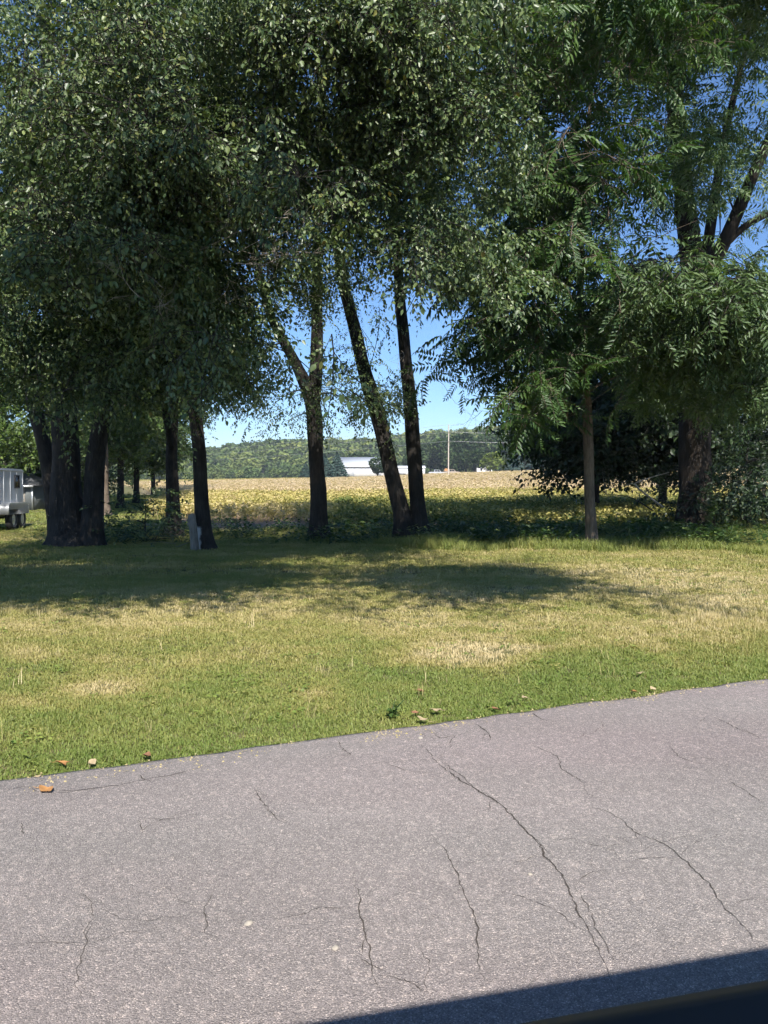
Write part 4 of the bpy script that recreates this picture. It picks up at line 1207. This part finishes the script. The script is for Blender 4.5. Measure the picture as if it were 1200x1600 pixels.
weed('tall_weed', 'tall narrow bright weed standing alone right of the slender trunk', 985, 19.2, .72, 3, .075, 1, spread=.08, group=wg)
weed('leafy_weed', 'broad-leaved weed clump in front of the huge right trunk', 1078, 19.6, .62, 9, .15, 2, spread=.6, group=wg)
weed('leafy_weed', 'spreading weed clump right of the huge trunk with reddish stems', 1140, 19.4, .75, 10, .10, 3, spread=.6, group=wg)
weed('leafy_weed', 'arching pale weed at the right picture edge', 1188, 19.0, .95, 5, .09, 4, spread=.5, group=wg)
weed('leafy_weed', 'low green weed clump between the slender trunk and the huge trunk', 1020, 20.2, .5, 8, .12, 5, spread=.5, group=wg)
weed('leafy_weed', 'dark weed clump at the foot of the twin trunks', 672, 21.8, .42, 9, .11, 6, spread=.5, group=wg)
weed('leafy_weed', 'low leafy weed at the foot of the forked elm', 480, 21.4, .38, 8, .11, 7, spread=.45, group=wg)
weed('leafy_weed', 'weed clump just left of the twin trunks', 590, 22.2, .5, 9, .11, 8, spread=.55, group=wg)
weed('leafy_weed', 'shaded weeds midway between twin trunks and slender trunk', 780, 21.6, .55, 10, .10, 9, spread=.7, group=wg)
weed('leafy_weed', 'weed clump left of the slender trunk in half shade', 865, 21.2, .5, 9, .10, 10, spread=.6, group=wg)
weed('leafy_weed', 'small weed clump on bare soil right of the whitewashed trunk', 370, 22.5, .38, 7, .09, 11, spread=.4, group=wg)
weed('leafy_weed', 'vines and leaves climbing round the foot of the huge right trunk', 1108, 23.2, 1.5, 12, .14, 12, spread=.45, group=wg)
weed('leafy_weed', 'small bright weed tuft at the road edge of the lawn', 612, 5.45, .12, 7, .07, 13, spread=.10, group=wg)

# low broad leaves between the rank grass
GC = []
for i in range(4):
    rng = np.random.default_rng(800 + i); s = Spray(); s.W.add([[0, 0, 0], [0, 0, .01], [.01, 0, 0]], [[0, 1, 2]])
    for j in range(22):
        a = rng.uniform(0, 6.28); r = .22 * math.sqrt(rng.random())
        s.leaf(np.array([r * math.cos(a), r * math.sin(a), rng.uniform(.04, .34)]), rng.uniform(0, 6.28), rng.uniform(-.4, .5), rng.normal(0, .4), rng.uniform(.07, .13), LEAF6, rng)
    s.done(); GC.append(mesh_np('tuft', s.V4, s.T4, s.A4))
x = RNG.uniform(-10, 16, 9000); y = RNG.uniform(18.5, 26.5, 9000)
px = project(np.c_[x, y, x * 0])[0]
k = (RNG.random(len(x)) < np.interp(px, [100, 300, 480, 580, 720, 900], [.03, .03, .05, .14, .45, .6]) * sstep(.35, .6, vnoise(x * .7, y * .7, seed=15)) + .05) & (y > np.interp(px, [0, 600, 900, 1200], [20.5, 20.5, 20, 19.3]))
x, y = x[k], y[k]; n = len(x); s = RNG.uniform(.7, 1.5, n)
M['cover_leaf'] = leafmat('cover_leaf', [(0, (.035, .075, .02)), (.6, (.07, .13, .03)), (1, (.16, .19, .05))], .3, .45, instancer=True)
scatter('ground_cover', np.c_[x, y, G(x, y)], np.c_[x * 0, x * 0, RNG.uniform(0, 6.28, n)], np.c_[s, s, s * 1.1], RNG.random(n), GC, M['cover_leaf'], label='low broad-leaved ground cover under the trees')

# ------------------------------------------------------------------ fallen leaves and pebbles
def leaf_mesh(seed):
    rng = np.random.default_rng(seed); mb = MB(); k = 11
    th = np.linspace(0, 2 * math.pi, k, endpoint=False)
    r = .040 * (1 + .22 * np.cos(th * 4 + seed)) * rng.uniform(.8, 1.15, k)
    top = np.c_[r * 1.5 * np.cos(th), r * np.sin(th), .012 + .028 * np.abs(np.sin(th + seed)) * rng.uniform(.4, 1, k)]
    V = np.vstack([[0, 0, .006], top, [0, 0, .004], top - [0, 0, .0015]])
    mb.add(V, [[0, 1 + i, 1 + (i + 1) % k] for i in range(k)] + [[k + 1, k + 2 + (i + 1) % k, k + 2 + i] for i in range(k)])
    mb.tube([[.06, 0, .012], [.09, .004, .006], [.115, .012, .012]], [.002, .0016, .0012], 4)
    return mb.mesh('fallen_leaf')
LM = {}
for i, nm in enumerate(('fallen_orange', 'fallen_tan', 'fallen_brown')):
    for v in range(2):
        me = leaf_mesh(i * 7 + v * 3 + 1); me.materials.append(M[nm]); LM[nm, v] = me
for px, py, nm, v, sc, lb in [
        (72, 1239, 'fallen_orange', 0, 1.15, 'curled orange leaf lying on the asphalt at the left'), (97, 1197, 'fallen_orange', 1, .9, 'orange-tan leaf caught in the grass above the leaf on the road'),
        (143, 1196, 'fallen_tan', 0, .85, 'pale yellow leaf in the grass at the road edge, left part'), (229, 1185, 'fallen_brown', 0, .9, 'reddish brown leaf on the grass edge at the left'),
        (59, 1215, 'fallen_tan', 1, .5, 'tiny pale leaf at the road edge at far left'), (660, 1128, 'fallen_tan', 1, 1.0, 'tan leaf touching the asphalt in the middle of the road edge'),
        (681, 1114, 'fallen_tan', 0, 1.05, 'cream leaf in the grass above the middle road edge'), (650, 1117, 'fallen_brown', 1, .7, 'thin brown leaf left of the cream leaf in the grass'),
        (657, 1083, 'fallen_brown', 0, .8, 'brown curled leaf deeper in the grass, middle of the lawn strip'), (775, 1111, 'fallen_brown', 1, .7, 'dark leaf on the road edge right of the middle'),
        (1000, 1055, 'fallen_tan', 0, .8, 'pale leaf in the grass near the right road edge'), (1020, 1080, 'fallen_tan', 1, .8, 'pale leaf on the road edge at the right'),
        (990, 1083, 'fallen_orange', 1, .6, 'small yellow leaf on the road edge at the right'), (820, 1093, 'fallen_tan', 0, .7, 'straw-coloured leaf in the grass right of the middle')]:
    q = onz(px, py, -.01)
    on = edge_s(q[0], q[1]) < 0
    o = link('fallen_leaf', LM[nm, v], loc=(q[0], q[1], float(road_z(q[0], q[1])) + .001 if on else float(G(q[0], q[1])) + .035))
    o.rotation_euler = (random.uniform(-.2, .2) * (not on), random.uniform(-.2, .2) * (not on), random.uniform(0, 6.28)); o.scale = (sc * .72,) * 3
    tag(o, lb, 'leaf', 'fallen leaves along the road edge')
def pebble(px, py, r, seed, lb, mat='stone'):
    q = onz(px, py); rng = np.random.default_rng(seed); mb = MB()
    k, m = 8, 5; V = [[0, 0, r * .62]]
    for i in range(1, m):
        for j in range(k):
            a, e = 6.283 * j / k, math.pi / 2 * (1 - i / (m - 1) * 1.1); rr = r * rng.uniform(.8, 1.15)
            V.append([rr * math.cos(a) * math.cos(e) * 1.3, rr * math.sin(a) * math.cos(e), rr * .62 * math.sin(e)])
    T = [[0, 1 + j, 1 + (j + 1) % k] for j in range(k)]
    for i in range(m - 2):
        for j in range(k):
            a_, b_ = 1 + i * k + j, 1 + i * k + (j + 1) % k; T += [[a_, a_ + k, b_ + k], [a_, b_ + k, b_]]
    mb.add(V, T); o = mb.build('pebble', M[mat], smooth=False, loc=(q[0], q[1], float(road_z(q[0], q[1])) + .002)); o.rotation_euler = (0, 0, rng.uniform(0, 6))
    tag(o, lb, 'stone', 'pebbles lying on the road')
pebble(389, 1449, .014, 1, 'cream pebble on the asphalt left of the middle')
pebble(524, 1489, .012, 2, 'pale pinkish pebble on the asphalt nearer the camera')
pebble(657, 1153, .015, 3, 'white chip of stone near the upper end of the longest crack')
pebble(828, 1372, .009, 4, 'tiny light pebble beside the longest crack')

# grit, clippings and bits of soil along the road edge
GRIT = []
for i in range(4):
    rng = np.random.default_rng(860 + i); mb = MB()
    for j in range(5):
        c0 = np.array([rng.normal(0, .03), rng.normal(0, .03), 0]); r_ = rng.uniform(.002, .006)
        v = np.array([[1, 0, 0], [0, 1, 0], [-1, 0, 0], [0, -1, 0], [0, 0, 1.]]) * r_ * rng.uniform(.7, 1.4, 3) + c0
        mb.add(v, [[0, 1, 4], [1, 2, 4], [2, 3, 4], [3, 0, 4]])
    for j in range(3):
        a = rng.uniform(0, 6.28); c0 = np.array([rng.normal(0, .03), rng.normal(0, .03), .003]); d_ = np.array([math.cos(a), math.sin(a), .1]) * rng.uniform(.01, .03); w_ = np.array([-d_[1], d_[0], 0]) * .06
        mb.add([c0 - w_, c0 + w_, c0 + d_], [[0, 1, 2]])
    GRIT.append(mb.mesh('tuft'))
u = RNG.uniform(-3, 12, 380); sd_ = -np.abs(RNG.normal(0, .08, 380)) - .005
k = vnoise(u * 1.7, u * 0, seed=71) > RNG.random(380) * .75; u, sd_ = u[k], sd_[k]
q = E0[None] + u[:, None] * RU + sd_[:, None] * RN; n = len(q); sc_ = RNG.uniform(.6, 1.6, n)
scatter('edge_grit', np.c_[q, road_z(q[:, 0], q[:, 1]) + .001], np.c_[q * 0, RNG.uniform(0, 6.28, n)], np.c_[sc_, sc_, sc_], np.clip(RNG.normal(.92, .08, n), 0, 1), GRIT, M['grass'], label='grit and dry clippings along the road edge')

# ------------------------------------------------------------------ cargo trailer and shed at the left
def trailer():
    far = V3((36 - 600) / 1200 * 28.0, 28.0, 0); near = V3(-12.6, 23.2, 0)
    ang = math.atan2(far[1] - near[1], far[0] - near[0]); L = 5.0
    z0 = float(G(far[0], far[1]))
    o = empty('cargo_trailer', (far[0], far[1], z0), ang, 'white enclosed cargo trailer with tandem wheels at the left picture edge', 'trailer')
    o.rotation_euler = (0, rad(.9), ang)
    # local: +x towards the far end (0), box from -L to 0; right side faces -y
    W, zb, zt = 2.1, .48, 2.10
    mb = MB(); mb.prism([(-L, zb), (0, zb), (0, zt - .06), (-.08, zt), (-L + .08, zt), (-L, zt - .06)], 0.0, W); mb.build('body', M['trailer_white'], o)
    for i in range(9):
        x = -L + .06 + i * (L - .12) / 8
        mb = MB(); mb.box((x - .02, -.012, zb + .05), (x + .02, .002, zt - .08)); mb.build('side_rib', M['trailer_white'], o)
    mb = MB(); mb.box((-L - .01, -.02, zb - .02), (.01, .004, zb + .06)); mb.build('lower_rail', M['metal_grey'], o)
    mb = MB(); mb.box((-L - .01, -.02, zt - .1), (.01, .004, zt - .045)); mb.build('upper_rail', M['metal_grey'], o)
    mb = MB(); mb.box((-.85, -.022, 1.45), (-.45, -.004, 1.85)); w = mb.build('window', M['dark_glass'], o)
    mb = MB()
    for bx in (((-.89, -.03, 1.41), (-.85, -.003, 1.89)), ((-.45, -.03, 1.41), (-.41, -.003, 1.89)), ((-.85, -.03, 1.41), (-.45, -.003, 1.45)), ((-.85, -.03, 1.85), (-.45, -.003, 1.89))):
        mb.box(*bx)
    mb.build('window_frame', M['car_rubber'], w)
    mb = MB(); mb.prism([(-2.35, .52), (-2.28, .86), (-2.1, .92), (-.55, .92), (-.37, .86), (-.3, .52), (-.36, .52), (-.43, .82), (-.58, .865), (-2.07, .865), (-2.22, .82), (-2.29, .52)], -.30, .0); mb.build('fender', M['metal_grey'], o)
    for x in (-1.75, -.9):
        mb = MB()
        prof = [(.20, .0), (.31, .0), (.34, .03), (.34, .17), (.31, .2), (.20, .2)]
        k = 24; V = []
        for j in range(k):
            a = 6.283 * j / k
            for r, w_ in prof: V.append((x + r * math.cos(a), -.28 + w_, .34 + r * math.sin(a)))
        n = len(prof); mb.add(V, [[j * n + i, j * n + (i + 1) % n, ((j + 1) % k) * n + (i + 1) % n, ((j + 1) % k) * n + i] for j in range(k) for i in range(n)])
        wh = mb.build('wheel', M['tyre'], o, True)
        mb = MB(); mb.tube([[x, -.255, .34], [x, -.10, .34]], [.20, .20], 20); mb.tube([[x, -.275, .34], [x, -.25, .34]], [.06, .07], 12); mb.build('rim', M['rim'], wh)
    mb = MB(); mb.box((-3.2, .2, .36), (-.2, .3, .48)); mb.box((-3.2, W - .3, .36), (-.2, W - .2, .48)); mb.box((-L - 1.1, W / 2 - .06, .38), (-L, W / 2 + .06, .48)); mb.build('chassis', M['car_rubber'], o)
    mb = MB(); mb.tube([[-L - .9, W / 2, 0], [-L - .9, W / 2, .7]], [.035, .035], 8); mb.build('jack', M['metal_grey'], o)
    for x in (-1.75, -.9):
        mb = MB(); mb.tube([[x, W + .08, .34], [x, W + .27, .34]], [.34, .34], 20); mb.build('wheel', M['tyre'], o)
trailer()

def shed():
    c = gp(40, 41.5); o = empty('garden_shed', (c[0] - .35, c[1], c[2]), rad(-8), 'small grey garden shed with a dark hipped roof beyond the trailer', 'shed')
    w, d, h = 1.5, 1.6, 1.35
    mb = MB(); mb.box((-w / 2, 0, 0), (w / 2, d, h)); mb.build('wall', M['shed_wall'], o)
    mb = MB(); e = .22
    mb.add([[-w / 2 - e, -e, h], [w / 2 + e, -e, h], [w / 2 + e, d + e, h], [-w / 2 - e, d + e, h], [-.2, d * .4, h + .62], [.2, d * .4, h + .62], [.2, d * .6, h + .62], [-.2, d * .6, h + .62]],
           [[0, 1, 5, 4], [1, 2, 6, 5], [2, 3, 7, 6], [3, 0, 4, 7], [4, 5, 6, 7], [3, 2, 1, 0]]); mb.build('roof', M['shed_roof'], o)
    mb = MB(); mb.box((-w / 2 - e, -e - .02, h - .09), (w / 2 + e, -e + .01, h + .012)); mb.build('fascia', M['metal_grey'], o)
    for x in (-w / 2, w / 2):
        mb = MB(); mb.box((x - .05, -.02, 0), (x + .05, .03, h - .1)); mb.build('corner_board', M['metal_grey'], o)
    mb = MB(); mb.box((-.45, -.025, .02), (.35, -.003, 1.2)); dr = mb.build('door', M['post_wood'], o)
    mb = MB(); mb.box((.22, -.05, .58), (.28, -.02, .7)); mb.build('handle', M['metal_grey'], dr)
shed()

# ------------------------------------------------------------------ farmstead on the far side
def barn():
    d = 232; x0, x1 = (531 - 600) / 1200 * d, (606 - 600) / 1200 * d; y = d
    z = float(G((x0 + x1) / 2, y)); o = empty('white_barn', ((x0 + x1) / 2, y, z), 0, 'long white metal barn with a pale roof beyond the field', 'barn')
    w = (x1 - x0) / 2; h = 3.5; dp = 10
    mb = MB(); mb.prism([(0, 0), (dp, 0), (dp, h), (dp / 2, h + 2.7), (0, h)], -w, w, 'yz'); mb.build('wall', M['barn_wall'], o)
    for s in (0, 1):
        mb = MB(); e = .5
        a = (-e, h - .25) if not s else (dp + e, h - .25)
        q = [(-w - .4, a[0], a[1] + .18), (w + .4, a[0], a[1] + .18), (w + .4, dp / 2, h + 2.92), (-w - .4, dp / 2, h + 2.92)]
        V = np.array(q + [(v[0], v[1], v[2] - .12) for v in q]); mb.add(V, [[0, 1, 2, 3], [7, 6, 5, 4], [0, 4, 5, 1], [1, 5, 6, 2], [2, 6, 7, 3], [3, 7, 4, 0]])
        r = mb.build('roof', M['barn_roof'], o)
    mb = MB(); mb.box((-w + 1.2, -.1, 0), (-w + 4.4, -.03, 3.0)); mb.build('door', M['trailer_white'], o)
    mb = MB(); mb.box((w - 3.2, -.1, 0), (w - 2.2, -.03, 2.1)); mb.build('door', M['metal_grey'], o)
barn()
def shop():
    d = 262; x0, x1 = (622 - 600) / 1200 * d, (664 - 600) / 1200 * d
    z = float(G((x0 + x1) / 2, d)); o = empty('storage_building', ((x0 + x1) / 2, d, z), 0, 'low white building seen between the twin trunks', 'building')
    w = (x1 - x0) / 2
    mb = MB(); mb.box((-w, 0, .0), (w, 6, 2.7)); mb.build('wall', M['barn_wall'], o)
    mb = MB(); mb.prism([(-.3, 2.705), (6.3, 2.705), (3, 3.6)], -w - .2, w + .2, 'yz'); mb.build('roof', M['barn_roof'], o)
    mb = MB(); mb.box((-.6, -.06, .0), (1.8, -.02, 2.1)); mb.build('door', M['metal_grey'], o)
    mb = MB(); mb.box((-w, -.08, .0), (-w + 2.6, -.02, .9)); mb.build('skirting', M['car_rubber'], o)
shop()
def house():
    d = 300; x = (757 - 600) / 1200 * d; z = float(G(x, d)); o = empty('farmhouse', (x, d, z), 0, 'small white farmhouse glimpsed between the far right trees', 'house')
    mb = MB(); mb.prism([(-3, 0), (3, 0), (3, 3.4), (0, 5.4), (-3, 3.4)], 0, 8); mb.build('wall', M['barn_wall'], o)
    for s in (-1, 1):
        mb = MB(); q = [(0, -.4, 5.58), (s * 3.4, -.4, 3.3), (s * 3.4, 8.4, 3.3), (0, 8.4, 5.58)]
        V = np.array(q + [(v[0], v[1], v[2] - .12) for v in q]); mb.add(V, [[0, 1, 2, 3], [7, 6, 5, 4], [0, 4, 5, 1], [1, 5, 6, 2], [2, 6, 7, 3], [3, 7, 4, 0]]); mb.build('roof', M['shed_roof'], o)
    for s in (-1.7, 1.0):
        mb = MB(); mb.box((s, -.05, 1.2), (s + .8, -.01, 2.4)); mb.build('window', M['dark_glass'], o)
house()
def truck(px, d, name, label, body, flat=False):
    x = (px - 600) / 1200 * d; z = float(G(x, d)); o = empty(name, (x, d, z), rad(4), label, 'truck')
    mb = MB(); mb.prism([(-2.7, .45), (2.6, .45), (2.7, .7), (2.65, 1.0), (1.5, 1.12), (-2.7, 1.12)], 0, 1.9); mb.build('body', body, o)
    mb = MB(); mb.prism([(-.9, 1.122), (1.35, 1.122), (.75, 1.82), (-.75, 1.86)], .1, 1.8); cb = mb.build('cab', body, o)
    for x0, x1 in ((-.72, .0), (.08, .95)):
        mb = MB(); mb.prism([(x0, 1.2), (x1 + .1 * (x1 > .5), 1.2), (x1 - .3 * (x1 > .5), 1.74), (x0 + .04, 1.74)], .07, .098); mb.build('window', M['dark_glass'], cb)
    for wx in (-1.75, 1.7):
        for wy in (-.02, 1.7):
            mb = MB(); mb.tube([[wx, wy, .38], [wx, wy + .22, .38]], [.38, .38], 16); wh = mb.build('wheel', M['tyre'], o)
            mb = MB(); mb.tube([[wx, wy - .01, .38], [wx, wy + .2, .38]], [.2, .2], 10); mb.build('rim', M['rim'], wh)
    if flat:
        mb = MB(); mb.box((-2.9, -.1, 1.125), (-.95, 2.0, 1.3)); mb.build('flat_bed', M['pole_wood'], o)
        mb = MB(); mb.prism([(-2.6, 1.302), (-1.1, 1.302), (-1.2, 1.95), (-1.9, 2.25), (-2.5, 1.9)], .1, 1.8); mb.build('load', M['fallen_orange'], o)
truck(683, 258, 'pickup_truck', 'white pickup truck parked left of the utility pole', M['trailer_white'])
truck(706, 262, 'flatbed_truck', 'tan truck with an orange load standing behind the utility pole', M['pole_wood'], True)

# utility poles and wires
PT = []
for px, d, lb in ((160, 330, 'far utility pole hidden among the windbreak trees'), (700.5, 160, 'tall wooden utility pole standing at the far side of the field'), (1350, 152, 'utility pole outside the picture to the right')):
    c = gp(px, d); c[2] -= .1
    o = empty('utility_pole', c, 0, lb, 'pole', 'utility poles carrying the wires')
    mb = MB(); mb.tube([[0, 0, 0], [0, 0, 5], [0.03, 0, 10.9]], [.15, .125, .10], 10); mb.build('shaft', M['pole_pale'], o)
    ins = []
    for zz, off in ((10.7, .0), (9.2, -.16), (7.3, -.16)):
        mb = MB(); mb.tube([[0, off, zz], [0, off - .1, zz + .22]], [.05, .035], 8); mb.build('insulator', M['metal_grey'], o)
        ins.append(c + V3(0, off - .1, zz + .2))
    PT.append(ins)
for s in range(2):
    for w in range(3):
        A_, B_ = PT[s][w], PT[s + 1][w]; t = np.linspace(0, 1, 24)[:, None]
        q = A_ * (1 - t) + B_ * t; q[:, 2] -= (4 * t * (1 - t) * 1.1)[:, 0]
        mb = MB(); mb.tube(q, np.full(24, .020), 4, cap=False)
        tag(mb.build('power_line', M['wire']), ['top', 'middle', 'lowest'][w] + ' power wire running ' + ['left', 'right'][s] + ' from the utility pole', 'wire', 'power wires above the field')

# ------------------------------------------------------------------ the vehicle the picture is taken from
def vehicle():
    o = empty('parked_vehicle', (0, 0, .02), rad(13.3), 'dark vehicle on the road, its window sill and roof shadow at the lower right', 'vehicle')
    # local x along the vehicle (front to +x), y outwards to the lawn, camera above the origin
    mb = MB(); mb.prism([(.60, .38), (.62, .75), (.58, 1.18), (.545, 1.235), (-1.35, 1.235), (-1.4, 1.1), (-1.42, .4)], 1.65, 3.3, 'yz'); mb.build('hood', M['car_dark'], o)
    mb = MB(); mb.prism([(.60, .38), (.62, .75), (.58, 1.18), (.545, 1.235), (.46, 1.235), (.46, .38)], -1.1, 1.645, 'yz'); dr = mb.build('door', M['car_dark'], o)
    mb = MB(); mb.prism([(.535, 1.237), (.525, 1.266), (.50, 1.275), (.475, 1.266), (.468, 1.237)], -1.1, 1.645, 'yz'); mb.build('window_seal', M['car_rubber'], dr)
    mb = MB(); mb.prism([(.455, 1.17), (.455, 1.255), (.43, 1.268), (.36, 1.26), (.33, 1.17)], -1.1, 1.645, 'yz'); mb.build('sill_trim', M['car_dark'], dr)
    mb = MB(); mb.prism([(.60, .38), (.62, .75), (.58, 1.18), (.545, 1.235), (-1.35, 1.235), (-1.4, 1.1), (-1.42, .4)], -2.7, -1.105, 'yz'); mb.build('rear_body', M['car_dark'], o)
    mb = MB(); mb.prism([(.155, 2.15), (.18, 2.185), (.12, 2.23), (-.4, 2.28), (-1.1, 2.24), (-1.2, 2.16)], -2.6, 2.0, 'yz'); mb.build('roof', M['car_dark'], o)
    mb = MB(); mb.box((-2.6, -1.2, .3), (3.1, .4, .4)); mb.build('floor_pan', M['car_rubber'], o)
    for y0, y1 in ((.47, .13), (-1.3, -1.15)):
        for a, b_ in (((2.5, y0, 1.24), (1.95, y1, 2.17)), ((-1.2, y0, 1.24), (-1.2, y1, 2.17)), ((-2.6, y0, 1.24), (-2.5, y1, 2.17))):
            mb = MB(); mb.tube([a, b_], [.05, .045], 8); mb.build('pillar', M['car_dark'], o)
    for wx in (-1.75, 2.3):
        for wy in (.42, -1.38):
            mb = MB(); mb.tube([[wx, wy, .35], [wx, wy + .2, .35]], [.35, .35], 20); wh = mb.build('wheel', M['tyre'], o)
            mb = MB(); mb.tube([[wx, wy - .01, .35], [wx, wy + .21, .35]], [.2, .2], 12); mb.build('rim', M['rim'], wh)
vehicle()

# ------------------------------------------------------------------ thin summer haze
def haze():
    mb = MB(); mb.box((-1600, -1600, -16), (1600, 1600, 75))
    m = bpy.data.materials.new('haze'); m.use_nodes = True; nt = m.node_tree
    for n_ in list(nt.nodes): nt.nodes.remove(n_)
    out = nt.nodes.new('ShaderNodeOutputMaterial'); v = nt.nodes.new('ShaderNodeVolumePrincipled')
    v.inputs['Color'].default_value = (.80, .88, 1.0, 1); v.inputs['Density'].default_value = .00026
    v.inputs['Anisotropy'].default_value = .0
    nt.links.new(v.outputs[0], out.inputs['Volume'])
    tag(mb.build('haze', m), kind='stuff')
haze()
